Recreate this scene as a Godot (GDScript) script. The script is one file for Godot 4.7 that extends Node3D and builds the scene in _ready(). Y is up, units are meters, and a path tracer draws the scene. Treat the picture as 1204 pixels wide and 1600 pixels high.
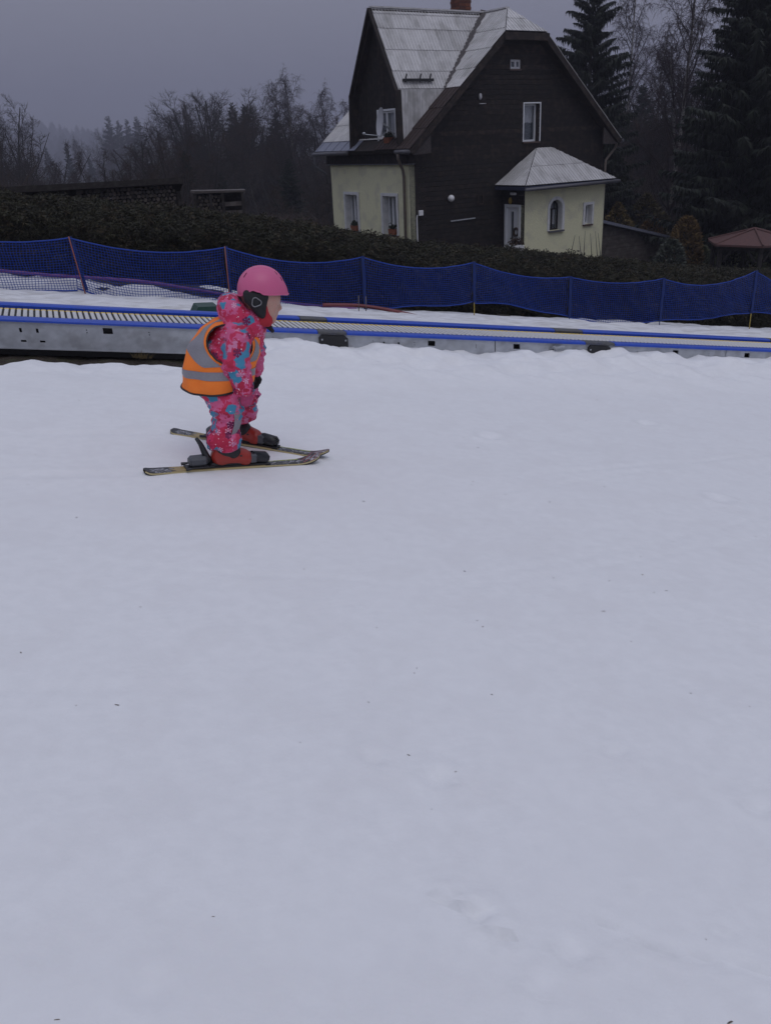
extends Node3D
# A child on skis coming down a gentle nursery slope beside a conveyor lift; house, hedge and misty trees behind.

const P0 := Vector3(-2.578, 0.314, -5.910)      # foot of the lift housing, left end of the view
const BH := Vector3(0.9419, 0.0, -0.3359)       # down the slope, along the lift
const PR := Vector3(-0.3359, 0.0, -0.9419)      # across the slope, away from the piste
const SL := -0.15
var rng := RandomNumberGenerator.new()
var M := {}
var taken := {}
var tree_proto := {}

# ---------------------------------------------------------------- helpers
func W(s: float, off: float, h: float) -> Vector3:
	return P0 + BH * s + PR * off + Vector3(0, SL * s + h, 0)

func so(x: float, z: float) -> Vector2:
	var d := Vector3(x - P0.x, 0, z - P0.z)
	return Vector2(d.dot(BH), d.dot(PR))

func lin(r: float, g: float, b: float) -> Color:
	return Color(r, g, b).linear_to_srgb()

func numbered(n: String) -> String:
	taken[n] = taken.get(n, -1) + 1
	return n if taken[n] == 0 else "%s_%03d" % [n, taken[n]]

func thing(called: String, label: String, category: String, at := Vector3.ZERO, group := "", kind := "") -> Node3D:
	var o := Node3D.new()
	o.name = numbered(called)
	add_child(o)
	o.position = at
	tag(o, label, category, group, kind)
	return o

func tag(o: Node, label: String, category: String, group := "", kind := "") -> void:
	if label: o.set_meta("label", label)
	if category: o.set_meta("category", category)
	if group: o.set_meta("group", group)
	if kind: o.set_meta("kind", kind)

func mi(called: String, mesh: Mesh, mat: Material, parent: Node) -> MeshInstance3D:
	var o := MeshInstance3D.new()
	o.name = called if parent != self else numbered(called)
	o.mesh = mesh
	if mat: o.material_override = mat
	parent.add_child(o, true)
	return o

func sb(smooth := false) -> SurfaceTool:
	var st := SurfaceTool.new()
	st.begin(Mesh.PRIMITIVE_TRIANGLES)
	st.set_smooth_group(0 if smooth else -1)
	return st

func fin(st: SurfaceTool) -> ArrayMesh:
	st.generate_normals()
	return st.commit()

func part(called: String, st: SurfaceTool, mat: Material, parent: Node) -> MeshInstance3D:
	return mi(called, fin(st), mat, parent)

# a, b, c, d run counter-clockwise seen from outside
func quad(st: SurfaceTool, a: Vector3, b: Vector3, c: Vector3, d: Vector3) -> void:
	for p in [a, c, b, a, d, c]: st.add_vertex(p)

func tri(st: SurfaceTool, a: Vector3, b: Vector3, c: Vector3) -> void:
	for p in [a, c, b]: st.add_vertex(p)

func box(st: SurfaceTool, c: Vector3, s: Vector3, b := Basis(), bev := 0.0) -> void:
	var h := s * 0.5
	if bev <= 0.0:
		var v := []
		for i in 8: v.append(c + b * Vector3(h.x * (1 if i & 1 else -1), h.y * (1 if i & 2 else -1), h.z * (1 if i & 4 else -1)))
		quad(st, v[4], v[5], v[7], v[6]); quad(st, v[1], v[0], v[2], v[3])
		quad(st, v[5], v[1], v[3], v[7]); quad(st, v[0], v[4], v[6], v[2])
		quad(st, v[6], v[7], v[3], v[2]); quad(st, v[0], v[1], v[5], v[4])
		return
	# chamfered along every edge
	var e := minf(bev, minf(h.x, minf(h.y, h.z)) * 0.9)
	var f := func(i: int, ax: int) -> Vector3:
		var p := Vector3(h.x * (1 if i & 1 else -1), h.y * (1 if i & 2 else -1), h.z * (1 if i & 4 else -1))
		for k in 3:
			if k != ax: p[k] -= e * signf(p[k])
		return c + b * p
	for q in [[4, 5, 7, 6, 2], [1, 0, 2, 3, 2], [5, 1, 3, 7, 0], [0, 4, 6, 2, 0], [6, 7, 3, 2, 1], [0, 1, 5, 4, 1]]:
		quad(st, f.call(q[0], q[4]), f.call(q[1], q[4]), f.call(q[2], q[4]), f.call(q[3], q[4]))
	for q in [[5, 7, 2, 0], [6, 4, 2, 0], [0, 2, 2, 0], [3, 1, 2, 0], [7, 6, 2, 1], [4, 5, 2, 1], [2, 3, 2, 1], [1, 0, 2, 1], [7, 3, 0, 1], [1, 5, 0, 1], [2, 6, 0, 1], [4, 0, 0, 1]]:
		quad(st, f.call(q[0], q[2]), f.call(q[0], q[3]), f.call(q[1], q[3]), f.call(q[1], q[2]))
	for i in 8:
		tri(st, f.call(i, 0), f.call(i, 1), f.call(i, 2))

# a polygon in the XY plane of xf, pushed out along its z
func prism(st: SurfaceTool, poly: PackedVector2Array, xf: Transform3D, depth: float, z0 := 0.0) -> void:
	var p := poly.duplicate()
	if Geometry2D.is_polygon_clockwise(p): p.reverse()
	var ix := Geometry2D.triangulate_polygon(p)
	for i in range(0, ix.size(), 3):
		var a := p[ix[i]]
		var b := p[ix[i + 1]]
		var c := p[ix[i + 2]]
		if (b - a).cross(c - a) < 0:
			var t := b
			b = c
			c = t
		tri(st, xf * Vector3(a.x, a.y, z0 + depth), xf * Vector3(b.x, b.y, z0 + depth), xf * Vector3(c.x, c.y, z0 + depth))
		tri(st, xf * Vector3(c.x, c.y, z0), xf * Vector3(b.x, b.y, z0), xf * Vector3(a.x, a.y, z0))
	for i in p.size():
		var a := p[i]
		var b := p[(i + 1) % p.size()]
		quad(st, xf * Vector3(a.x, a.y, z0), xf * Vector3(b.x, b.y, z0), xf * Vector3(b.x, b.y, z0 + depth), xf * Vector3(a.x, a.y, z0 + depth))

func tube(st: SurfaceTool, pts: Array, rad: Array, sides: int, cap := false) -> void:
	var prev := []
	var n := pts.size()
	var ref := Vector3(0.31, 0.17, 0.93)
	for i in n:
		var d: Vector3 = (pts[mini(i + 1, n - 1)] - pts[maxi(i - 1, 0)]).normalized()
		if absf(d.dot(ref)) > 0.95: ref = Vector3(0.9, 0.3, -0.3)
		var u := d.cross(ref).normalized()
		var v := d.cross(u)
		var ring := []
		for k in sides:
			var a := TAU * k / sides
			ring.append(pts[i] + (u * cos(a) + v * sin(a)) * float(rad[i]))
		if i:
			for k in sides:
				var k2 := (k + 1) % sides
				quad(st, prev[k2], prev[k], ring[k], ring[k2])
		if cap and (i == 0 or i == n - 1):
			for k in range(1, sides - 1):
				if i == 0: tri(st, ring[0], ring[k], ring[k + 1])
				else: tri(st, ring[0], ring[k + 1], ring[k])
		prev = ring

func ell(st: SurfaceTool, c: Vector3, r: Vector3, b := Basis(), nu := 16, nv := 10) -> void:
	for j in nv:
		for i in nu:
			var q := []
			for d in [[0, 0], [1, 0], [1, 1], [0, 1]]:
				var th: float = TAU * (i + d[0]) / nu
				var ph: float = PI * ((j + d[1]) / float(nv) - 0.5)
				q.append(c + b * Vector3(r.x * cos(ph) * cos(th), r.y * sin(ph), -r.z * cos(ph) * sin(th)))
			if j == 0: tri(st, q[0], q[2], q[3])
			elif j == nv - 1: tri(st, q[0], q[1], q[2])
			else: quad(st, q[0], q[1], q[2], q[3])

# ---------------------------------------------------------------- materials
func mat(c: Color, rough := 0.8, metal := 0.0) -> StandardMaterial3D:
	var m := StandardMaterial3D.new()
	m.albedo_color = c
	m.roughness = rough
	m.metallic = metal
	return m

func noise(seed_: int, freq: float, oct := 4, type := FastNoiseLite.TYPE_SIMPLEX_SMOOTH) -> FastNoiseLite:
	var n := FastNoiseLite.new()
	n.seed = seed_
	n.noise_type = type
	n.frequency = freq
	n.fractal_octaves = oct
	return n

# seamless noise between two linear colours, with a second, coarser layer towards a third
func ntex(seed_: int, freq: float, c0: Color, c1: Color, c2: Color, coarse := 0.008, amount := 0.5, size := 512, stretch := Vector2.ONE) -> ImageTexture:
	var a := noise(seed_, freq, 5).get_seamless_image(int(size * stretch.x), int(size * stretch.y), false, false, 0.2)
	if stretch != Vector2.ONE: a.resize(size, size, Image.INTERPOLATE_CUBIC)
	var b := noise(seed_ + 7, coarse, 4).get_seamless_image(size, size, false, false, 0.2)
	a.convert(Image.FORMAT_L8)
	b.convert(Image.FORMAT_L8)
	var da := a.get_data()
	var db := b.get_data()
	var out := PackedByteArray()
	out.resize(size * size * 3)
	var lut := PackedByteArray()
	lut.resize(4096)
	for i in 4096: lut[i] = int(clampf(Color(i / 4095.0, 0, 0).linear_to_srgb().r, 0, 1) * 255)
	for i in size * size:
		var t := da[i] / 255.0
		var u := smoothstep(0.45, 0.8, db[i] / 255.0) * amount
		for k in 3:
			var v: float = lerpf(lerpf(c0[k], c1[k], t), c2[k], u)
			out[i * 3 + k] = lut[int(clampf(v, 0, 1) * 4095)]
	return ImageTexture.create_from_image(Image.create_from_data(size, size, false, Image.FORMAT_RGB8, out))

func bump(seed_: int, freq: float, strength: float, size := 512, oct := 5, stretch := Vector2.ONE) -> ImageTexture:
	var a := noise(seed_, freq, oct).get_seamless_image(int(size * stretch.x), int(size * stretch.y), false, false, 0.2)
	if stretch != Vector2.ONE: a.resize(size, size, Image.INTERPOLATE_CUBIC)
	a.convert(Image.FORMAT_RGBA8)
	a.bump_map_to_normal_map(strength)
	return ImageTexture.create_from_image(a)

# crumbly snow with the worn lines that a groomer's comb leaves along the slope
func groomed() -> ImageTexture:
	var n := 1024
	var a := noise(9, 0.035, 5).get_seamless_image(n, n, false, false, 0.2)
	var b := noise(17, 0.007, 3).get_seamless_image(n, n, false, false, 0.2)
	var c := noise(27, 0.22, 2).get_seamless_image(n, n, false, false, 0.2)
	for im in [a, b, c]: im.convert(Image.FORMAT_L8)
	var da := a.get_data()
	var db := b.get_data()
	var dc := c.get_data()
	var out := PackedByteArray()
	out.resize(n * n)
	for y in n:
		for x in n:
			var i := y * n + x
			var m := smoothstep(0.46, 0.72, db[i] / 255.0)
			out[i] = int(clampf(30.0 + da[i] * 0.42 + dc[i] * 0.10 + m * 13.0 * sin(TAU * 76.0 * y / n + da[i] * 0.012), 0, 255))
	var im := Image.create_from_data(n, n, false, Image.FORMAT_L8, out)
	im.convert(Image.FORMAT_RGBA8)
	im.bump_map_to_normal_map(5.0)
	return ImageTexture.create_from_image(im)

func tmat(tex: Texture2D, scale: float, rough := 0.8, nrm: Texture2D = null, nscale := 1.0, world := false, sc3 := Vector3.ONE) -> StandardMaterial3D:
	var m := mat(Color.WHITE, rough)
	m.albedo_texture = tex
	m.uv1_triplanar = true
	m.uv1_world_triplanar = world
	m.uv1_scale = sc3 * scale
	if nrm:
		m.normal_enabled = true
		m.normal_texture = nrm
		m.normal_scale = nscale
	return m

func vmat(rough := 0.85) -> StandardMaterial3D:
	var m := mat(Color.WHITE, rough)
	m.vertex_color_use_as_albedo = true
	return m

func setup_materials() -> void:
	var g := func(v: float) -> Color: return Color(v, v, v)
	M.snow = tmat(ntex(3, 0.03, Color(0.825, 0.825, 0.825), Color(0.88, 0.88, 0.878), Color(0.81, 0.803, 0.80), 0.006, 0.45, 1024), 0.45, 0.65, groomed(), 0.26)
	M.snow.uv1_triplanar = false
	M.snow.subsurf_scatter_enabled = false
	M.oldsnow = tmat(ntex(13, 0.02, Color(0.66, 0.66, 0.67), Color(0.84, 0.84, 0.84), Color(0.5, 0.48, 0.46), 0.008, 0.6), 0.4, 0.7, bump(19, 0.03, 5.0), 0.8, true)
	M.soil = tmat(ntex(23, 0.05, Color(0.018, 0.013, 0.010), Color(0.075, 0.055, 0.04), Color(0.05, 0.055, 0.02), 0.01, 0.6), 0.8, 0.95, bump(29, 0.06, 12.0), 1.0, true)
	M.grass = tmat(ntex(33, 0.05, Color(0.02, 0.018, 0.010), Color(0.07, 0.06, 0.03), Color(0.045, 0.05, 0.018), 0.01, 0.7), 0.25, 0.95, bump(39, 0.06, 12.0), 1.0, true)
	M.galv = tmat(ntex(43, 0.02, Color(0.33, 0.345, 0.37), Color(0.52, 0.54, 0.57), Color(0.22, 0.22, 0.225), 0.012, 0.5), 0.9, 0.55, bump(49, 0.02, 2.0), 0.4)
	M.galv.metallic = 0.25
	M.blue_rail = tmat(ntex(53, 0.03, Color(0.006, 0.05, 0.40), Color(0.010, 0.075, 0.52), Color(0.05, 0.09, 0.35), 0.01, 0.35), 1.1, 0.4)
	M.grey_rail = tmat(ntex(55, 0.03, g.call(0.05), g.call(0.12), Color(0.05, 0.06, 0.12), 0.01, 0.5), 1.5, 0.6)
	M.rubber = tmat(ntex(57, 0.05, g.call(0.012), g.call(0.03), g.call(0.05), 0.01, 0.4), 2.0, 0.8)
	M.black = mat(lin(0.012, 0.012, 0.013), 0.5)
	M.slat_white = tmat(ntex(59, 0.03, g.call(0.55), Color(0.75, 0.74, 0.72), Color(0.32, 0.31, 0.29), 0.02, 0.6), 3.0, 0.6)
	M.slat_yellow = mat(lin(0.75, 0.52, 0.06), 0.6)
	M.net_blue = mat(lin(0.002, 0.040, 0.30), 0.7)
	M.net_band = mat(lin(0.002, 0.020, 0.13), 0.75)
	M.orange_pole = tmat(ntex(61, 0.05, Color(0.22, 0.05, 0.03), Color(0.36, 0.09, 0.045), Color(0.18, 0.15, 0.15), 0.02, 0.6), 4.0, 0.5)
	M.blue_pole = mat(lin(0.01, 0.03, 0.12), 0.5)
	M.yellow_pole = mat(lin(0.45, 0.33, 0.06), 0.5)
	M.purple_hose = mat(lin(0.16, 0.05, 0.20), 0.5)
	M.red_hose = mat(lin(0.17, 0.035, 0.038), 0.5)
	M.green_plastic = mat(lin(0.01, 0.05, 0.035), 0.5)
	M.bark = tmat(ntex(71, 0.05, Color(0.022, 0.019, 0.017), Color(0.075, 0.065, 0.058), Color(0.05, 0.055, 0.04), 0.02, 0.5), 0.6, 0.95, bump(73, 0.05, 10.0), 1.0)
	M.twig = mat(lin(0.045, 0.037, 0.034), 0.95)
	M.twig_brown = mat(lin(0.060, 0.043, 0.034), 0.95)
	M.birch_bark = tmat(ntex(75, 0.04, Color(0.10, 0.09, 0.085), Color(0.42, 0.40, 0.38), Color(0.03, 0.028, 0.027), 0.03, 0.9), 0.5, 0.9)
	M.birch_twig = mat(lin(0.050, 0.036, 0.036), 0.95)
	M.needles = vmat(0.8)
	M.cream = tmat(ntex(81, 0.06, Color(0.70, 0.68, 0.455), Color(0.78, 0.755, 0.52), Color(0.59, 0.565, 0.42), 0.008, 0.65), 0.35, 0.9, bump(83, 0.12, 4.0), 0.6)
	M.white_trim = tmat(ntex(85, 0.04, g.call(0.62), g.call(0.72), g.call(0.5), 0.01, 0.5), 0.8, 0.8)
	M.white_frame = mat(lin(0.72, 0.73, 0.75), 0.4)
	M.curtain = mat(lin(0.55, 0.55, 0.57), 0.9)
	M.plank = []
	for i in 4:
		var b := 0.0048 + 0.0026 * i
		M.plank.append(tmat(ntex(91 + i, 0.03, Color(b * 0.7, b * 0.48, b * 0.38), Color(b * 2.3, b * 1.4, b * 1.05), Color(b * 5.2, b * 3.3, b * 2.5), 0.02, 0.6, 256, Vector2(0.25, 2.0)), 0.7, 0.8, null, 1.0))
	M.roof = []
	for i in 3:
		var k := 0.92 + 0.08 * i
		M.roof.append(tmat(ntex(101 + i, 0.03, Color(0.47, 0.46, 0.455) * k, Color(0.62, 0.605, 0.60) * k, Color(0.32, 0.31, 0.295), 0.012, 0.7, 256), 0.5, 0.62))
	M.valley = tmat(ntex(105, 0.03, Color(0.03, 0.022, 0.021), Color(0.065, 0.05, 0.047), g.call(0.04), 0.02, 0.4), 0.8, 0.6)
	M.brown_roof = tmat(ntex(107, 0.03, Color(0.022, 0.014, 0.012), Color(0.06, 0.035, 0.03), Color(0.04, 0.03, 0.028), 0.02, 0.5), 0.8, 0.75)
	M.blue_roof = tmat(ntex(109, 0.03, Color(0.13, 0.14, 0.19), Color(0.22, 0.23, 0.29), g.call(0.12), 0.02, 0.4), 0.8, 0.5)
	M.gutter = tmat(ntex(111, 0.03, Color(0.07, 0.075, 0.09), Color(0.14, 0.14, 0.16), Color(0.1, 0.07, 0.055), 0.02, 0.6), 1.2, 0.5)
	M.pipe = tmat(ntex(113, 0.04, Color(0.10, 0.075, 0.06), Color(0.20, 0.16, 0.13), g.call(0.18), 0.02, 0.5), 1.0, 0.55)
	M.brick = [mat(lin(0.12, 0.042, 0.025), 0.9), mat(lin(0.155, 0.055, 0.03), 0.9), mat(lin(0.09, 0.034, 0.024), 0.9)]
	M.mortar = mat(lin(0.07, 0.055, 0.05), 0.95)
	M.terracotta = mat(lin(0.22, 0.07, 0.03), 0.85)
	M.sill = mat(lin(0.09, 0.06, 0.05), 0.6)
	M.red_tile = tmat(ntex(115, 0.04, Color(0.085, 0.042, 0.038), Color(0.15, 0.07, 0.062), Color(0.08, 0.052, 0.05), 0.02, 0.6), 0.6, 0.8)
	M.grey_board = tmat(ntex(119, 0.03, Color(0.045, 0.037, 0.034), Color(0.11, 0.092, 0.084), Color(0.15, 0.135, 0.125), 0.02, 0.5, 256, Vector2(0.3, 2.0)), 0.7, 0.85)
	M.old_wood = tmat(ntex(117, 0.03, Color(0.012, 0.010, 0.009), Color(0.034, 0.027, 0.024), Color(0.06, 0.055, 0.05), 0.02, 0.4, 512, Vector2(0.3, 2.0)), 0.7, 0.9)
	M.log_end = vmat(0.95)
	M.blue_tarp = mat(lin(0.008, 0.03, 0.20), 0.6)
	M.lamp_white = mat(lin(0.75, 0.75, 0.76), 0.35)
	M.dish = mat(lin(0.5, 0.5, 0.52), 0.5)
	var gl := StandardMaterial3D.new()
	gl.transparency = BaseMaterial3D.TRANSPARENCY_ALPHA
	gl.albedo_color = Color(0.5, 0.55, 0.6, 0.12)
	gl.roughness = 0.03
	M.glass = gl
	M.dark_room = mat(lin(0.05, 0.045, 0.04), 0.9)

# ---------------------------------------------------------------- terrain
var nA := FastNoiseLite.new()
var nB := FastNoiseLite.new()
var nC := FastNoiseLite.new()
const BANK := [[-30.0, 0.0], [-0.6, 0.0], [0.9, 0.0], [1.35, 0.05], [1.75, 0.12], [2.3, 0.13], [2.6, 0.10], [3.0, 0.105], [3.3, 0.085], [4.0, 0.10], [4.7, 0.145], [5.4, 0.12], [6.2, 0.135], [7.2, 0.12], [9.0, 0.14], [60.0, 0.14]]
# old ski marks pressed into the snow: from (s, off) to (s, off), half width, depth
const TRACKS := [[2.33, -4.40, 2.75, -4.76, 0.012, 0.0045], [1.13, -5.40, 1.46, -5.69, 0.012, 0.005], [0.35, -3.64, 1.3, -3.97, 0.02, 0.0018], [-4.0, -2.62, 0.8, -2.72, 0.04, 0.0035], [-4.0, -2.12, 1.0, -2.08, 0.04, 0.0035], [1.3, -4.1, 4.6, -3.5, 0.02, 0.0014], [1.6, -4.0, 5.0, -3.1, 0.02, 0.0014], [1.9, -3.2, 5.6, -2.2, 0.02, 0.0018], [2.4, -2.9, 6.2, -2.3, 0.025, 0.002], [-0.6, -4.2, 0.6, -4.5, 0.02, 0.002]]
# shallow boot and pole dents, in (s, off): where, radius, depth
const DENTS := [[0.94, -4.87, 0.03, 0.005], [1.06, -4.97, 0.036, 0.006], [1.53, -4.99, 0.03, 0.004], [0.97, -5.36, 0.028, 0.010], [0.93, -5.31, 0.02, 0.008], [0.985, -5.41, 0.022, 0.010], [1.0, -5.54, 0.02, 0.009], [1.09, -5.49, 0.03, 0.006], [1.74, -5.25, 0.03, 0.005], [1.31, -5.40, 0.02, 0.004], [1.40, -5.53, 0.02, 0.004], [0.38, -5.36, 0.035, 0.004], [3.3, -3.3, 0.06, 0.006], [2.6, -2.2, 0.07, 0.008], [3.9, -1.9, 0.06, 0.008]]

func bank(s: float) -> float:
	for i in range(1, BANK.size()):
		if s < BANK[i][0]:
			var t: float = (s - BANK[i - 1][0]) / (BANK[i][0] - BANK[i - 1][0])
			return lerpf(BANK[i - 1][1], BANK[i][1], smoothstep(0, 1, t))
	return 0.14

func piste_h(s: float, off: float) -> float:
	var h := nA.get_noise_2d(s, off) * 0.014 + nB.get_noise_2d(s, off * 1.6) * 0.0016
	var here := Vector2(s, off)
	for t in TRACKS:
		var p := Vector2(t[0], t[1])
		var q := Vector2(t[2], t[3])
		var u := (here - p).dot(q - p) / (q - p).length_squared()
		if u < -0.02 or u > 1.02: continue
		var d := (here - p).cross((q - p).normalized()) + 0.012 * sin(u * 9.0 + t[0])
		var w: float = t[4]
		if absf(d) > w * 5.0: continue
		var fade := smoothstep(-0.02, 0.12, u) * (1.0 - smoothstep(0.9, 1.02, u))
		h += 1.5 * t[5] * fade * (-exp(-d * d / (w * w)) + 0.6 * exp(-pow(absf(d) - w * 1.7, 2.0) / (w * w * 0.4)))
	for t in DENTS:
		var q: float = (pow(s - t[0], 2) + pow(off - t[1], 2)) / (t[2] * t[2])
		if q < 6.0: h += 1.8 * t[3] * (-exp(-q * 1.6) + 0.55 * exp(-pow(sqrt(q) - 1.35, 2) * 6.0))
	# pushed-up bank along the lift
	var e := smoothstep(-1.15, -0.12, off)
	var lump := nC.get_noise_2d(s * 1.5, off * 1.7) * 0.075 + nB.get_noise_2d(s * 0.5 + 31.0, off * 0.6) * 0.055 + nB.get_noise_2d(s * 1.3, off * 1.5) * 0.02
	h += e * (bank(s) + lump * smoothstep(0.3, 1.6, s + 1.2) * 0.85)
	var hollow := (1.0 - smoothstep(1.15, 1.55, s)) * smoothstep(-0.42, -0.13, off + 0.10 * nC.get_noise_2d(s * 1.2, 4.0) + 0.16 * smoothstep(0.5, -0.4, s))
	h -= hollow * 0.16
	return h

func back_h(s: float, off: float) -> float:
	var h := lerpf(0.10, -0.67, clampf((off - 0.6) / 7.4, 0, 1)) - maxf(0, off - 8.0) * 0.06
	h += 0.24 * smoothstep(7.85, 8.6, off) * (1.0 - smoothstep(2.6, 4.4, s))
	return h + nC.get_noise_2d(s * 0.9, off * 0.9) * 0.05 + nB.get_noise_2d(s * 0.5, off * 0.5) * 0.015

func ground_y(x: float, z: float) -> float:
	var q := so(x, z)
	var s := q.x
	var off := q.y
	var down := SL * (clampf(s, -25, 28) + (s + 25) * 0.25 * float(s < -25) + (s - 28) * 0.2 * float(s > 28))
	var y := P0.y + down - 0.67 - 0.06 * clampf(off - 8.0, -8.0, 34.0)
	# the valley side rises again far behind
	y += smoothstep(170.0, 400.0, off) * 17.0 - smoothstep(35.0, 90.0, off) * 5.0
	return y + nA.get_noise_2d(x * 0.12, z * 0.12) * 0.35 * smoothstep(12.0, 30.0, off)

func sheet(ss: Array, oo: Array, f: Callable) -> ArrayMesh:
	var verts := PackedVector3Array()
	var idx := PackedInt32Array()
	var uv := PackedVector2Array()
	for o in oo:
		for s in ss:
			verts.append(W(s, o, f.call(s, o)))
			uv.append(Vector2(s, o))
	var n := ss.size()
	var nr := PackedVector3Array()
	nr.resize(verts.size())
	for j in oo.size() - 1:
		for i in n - 1:
			var a := j * n + i
			idx.append_array([a, a + n, a + 1, a + 1, a + n, a + n + 1])
			var fn := (verts[a + 1] - verts[a]).cross(verts[a + n] - verts[a])
			for k in [a, a + 1, a + n, a + n + 1]: nr[k] += fn
	for i in nr.size(): nr[i] = nr[i].normalized() * signf(nr[i].y)
	var ar := []
	ar.resize(Mesh.ARRAY_MAX)
	ar[Mesh.ARRAY_VERTEX] = verts
	ar[Mesh.ARRAY_NORMAL] = nr
	ar[Mesh.ARRAY_TEX_UV] = uv
	ar[Mesh.ARRAY_INDEX] = idx
	var m := ArrayMesh.new()
	m.add_surface_from_arrays(Mesh.PRIMITIVE_TRIANGLES, ar)
	return m

func steps(list: Array) -> Array:   # [from, to, step], ...
	var out := []
	for t in list:
		var n := int(round((t[1] - t[0]) / t[2]))
		for i in n: out.append(lerpf(t[0], t[1], float(i) / n))
	out.append(float(list[-1][1]))
	return out

func build_ground() -> void:
	nA.seed = 5; nA.frequency = 0.55; nA.fractal_octaves = 3; nA.noise_type = FastNoiseLite.TYPE_SIMPLEX_SMOOTH
	nB.seed = 6; nB.frequency = 3.2; nB.fractal_octaves = 3; nB.noise_type = FastNoiseLite.TYPE_SIMPLEX_SMOOTH
	nC.seed = 8; nC.frequency = 1.1; nC.fractal_octaves = 3; nC.noise_type = FastNoiseLite.TYPE_SIMPLEX_SMOOTH
	var ss := steps([[-60, -4, 2.0], [-4, -1, 0.08], [-1, 5, 0.024], [5, 9, 0.04], [9, 16, 0.2], [16, 70, 3.0]])
	var oo := steps([[-40, -8, 2.0], [-8, -6.1, 0.1], [-6.1, -2.4, 0.022], [-2.4, -1.2, 0.035], [-1.2, 0.02, 0.024]])
	var o := mi("snow_piste", sheet(ss, oo, piste_h), M.snow, self)
	tag(o, "", "", "", "structure")
	o = mi("bare_ground", sheet(steps([[-6, 1.9, 0.08]]), steps([[-0.75, 0.75, 0.05]]), func(s, f): return -0.062 + nB.get_noise_2d(s, f) * 0.02), M.soil, self)
	tag(o, "", "", "", "structure")
	ss = steps([[-60, -6, 3.0], [-6, 18, 0.1], [18, 80, 3.0]])
	o = mi("snow_bank_behind_lift", sheet(ss, steps([[0.55, 9.6, 0.09]]), func(s, f): return back_h(s, f) - smoothstep(8.5, 9.3, f + 0.6 * nC.get_noise_2d(s * 0.35, 9.0)) * 0.3 - smoothstep(0.1, 0.5, nC.get_noise_2d(s * 0.45 + 50.0, f * 0.7)) * smoothstep(5.5, 7.4, f) * 0.11), M.oldsnow, self)
	tag(o, "", "", "", "structure")
	o = mi("soil_strip", sheet(ss, steps([[4.5, 10.5, 0.25]]), func(s, f): return back_h(s, f) - 0.055), M.soil, self)
	tag(o, "", "", "", "structure")
	# the land beyond the hedge
	var st := sb(true)
	var xs := steps([[-420, -60, 20.0], [-60, 80, 4.0], [80, 420, 20.0]])
	var zs := steps([[-460, -90, 15.0], [-90, -12, 3.0]])
	for j in zs.size() - 1:
		for i in xs.size() - 1:
			var q := []
			for d in [[0, 0], [0, 1], [1, 1], [1, 0]]:
				var x: float = xs[i + d[0]]
				var z: float = zs[j + d[1]]
				q.append(Vector3(x, ground_y(x, z) - (0.0 if so(x, z).y > 9.5 else 0.5), z))
			quad(st, q[0], q[1], q[2], q[3])
	o = part("ground", st, M.grass, self)
	tag(o, "", "", "", "structure")
	# needles, grit and bits of bark scattered over the piste
	var fl := sb()
	tri(fl, Vector3(-1, 0, -0.2), Vector3(0.9, 0.25, -0.35), Vector3(1, 0.1, 0.25))
	tri(fl, Vector3(-1, 0, -0.2), Vector3(1, 0.1, 0.25), Vector3(-0.7, 0.2, 0.35))
	tri(fl, Vector3(-0.3, 0.05, -0.4), Vector3(0.5, 0.5, 0.1), Vector3(-0.2, 0.0, 0.5))
	var mm := MultiMesh.new()
	mm.transform_format = MultiMesh.TRANSFORM_3D
	mm.use_colors = true
	mm.mesh = fin(fl)
	var n := 480
	mm.instance_count = n
	for i in n:
		var s := rng.randf_range(-3.5, 9)
		var off := -pow(rng.randf(), 0.8) * 6.0
		var r := rng.randf_range(0.0012, 0.0034) * (0.6 + 0.8 * rng.randf())
		var b := Basis(Vector3.UP, rng.randf() * TAU).scaled(Vector3(r * rng.randf_range(0.8, 2.2), r, r))
		mm.set_instance_transform(i, Transform3D(b, W(s, off, piste_h(s, off) + r * 0.15)))
		var t := rng.randf_range(0.06, 0.26)
		mm.set_instance_color(i, Color(t, t * 0.8, t * 0.65))
	var d := MultiMeshInstance3D.new()
	d.name = "needle_litter"
	d.multimesh = mm
	d.material_override = vmat(0.95)
	add_child(d)
	tag(d, "tiny dark needles and grit scattered over the snow", "litter", "", "stuff")

# ---------------------------------------------------------------- conveyor lift
func on_lift(s: float, off: float, h: float) -> Vector3:
	return W(s, off, h)

func sweep(st: SurfaceTool, prof: PackedVector2Array, s0: float, s1: float) -> void:
	# profile in (off, h), closed, pushed along the lift
	var p := prof.duplicate()
	if Geometry2D.is_polygon_clockwise(p): p.reverse()
	var n := p.size()
	for i in n:
		var a := p[i]
		var b := p[(i + 1) % n]
		quad(st, W(s0, a.x, a.y), W(s0, b.x, b.y), W(s1, b.x, b.y), W(s1, a.x, a.y))
	var ix := Geometry2D.triangulate_polygon(p)
	for i in range(0, ix.size(), 3):
		var t := [p[ix[i]], p[ix[i + 1]], p[ix[i + 2]]]
		if (t[1] - t[0]).cross(t[2] - t[0]) < 0: t.reverse()
		tri(st, W(s1, t[0].x, t[0].y), W(s1, t[1].x, t[1].y), W(s1, t[2].x, t[2].y))
		tri(st, W(s0, t[2].x, t[2].y), W(s0, t[1].x, t[1].y), W(s0, t[0].x, t[0].y))

func rect(x0: float, y0: float, x1: float, y1: float) -> PackedVector2Array:
	return PackedVector2Array([Vector2(x0, y0), Vector2(x1, y0), Vector2(x1, y1), Vector2(x0, y1)])

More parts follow.
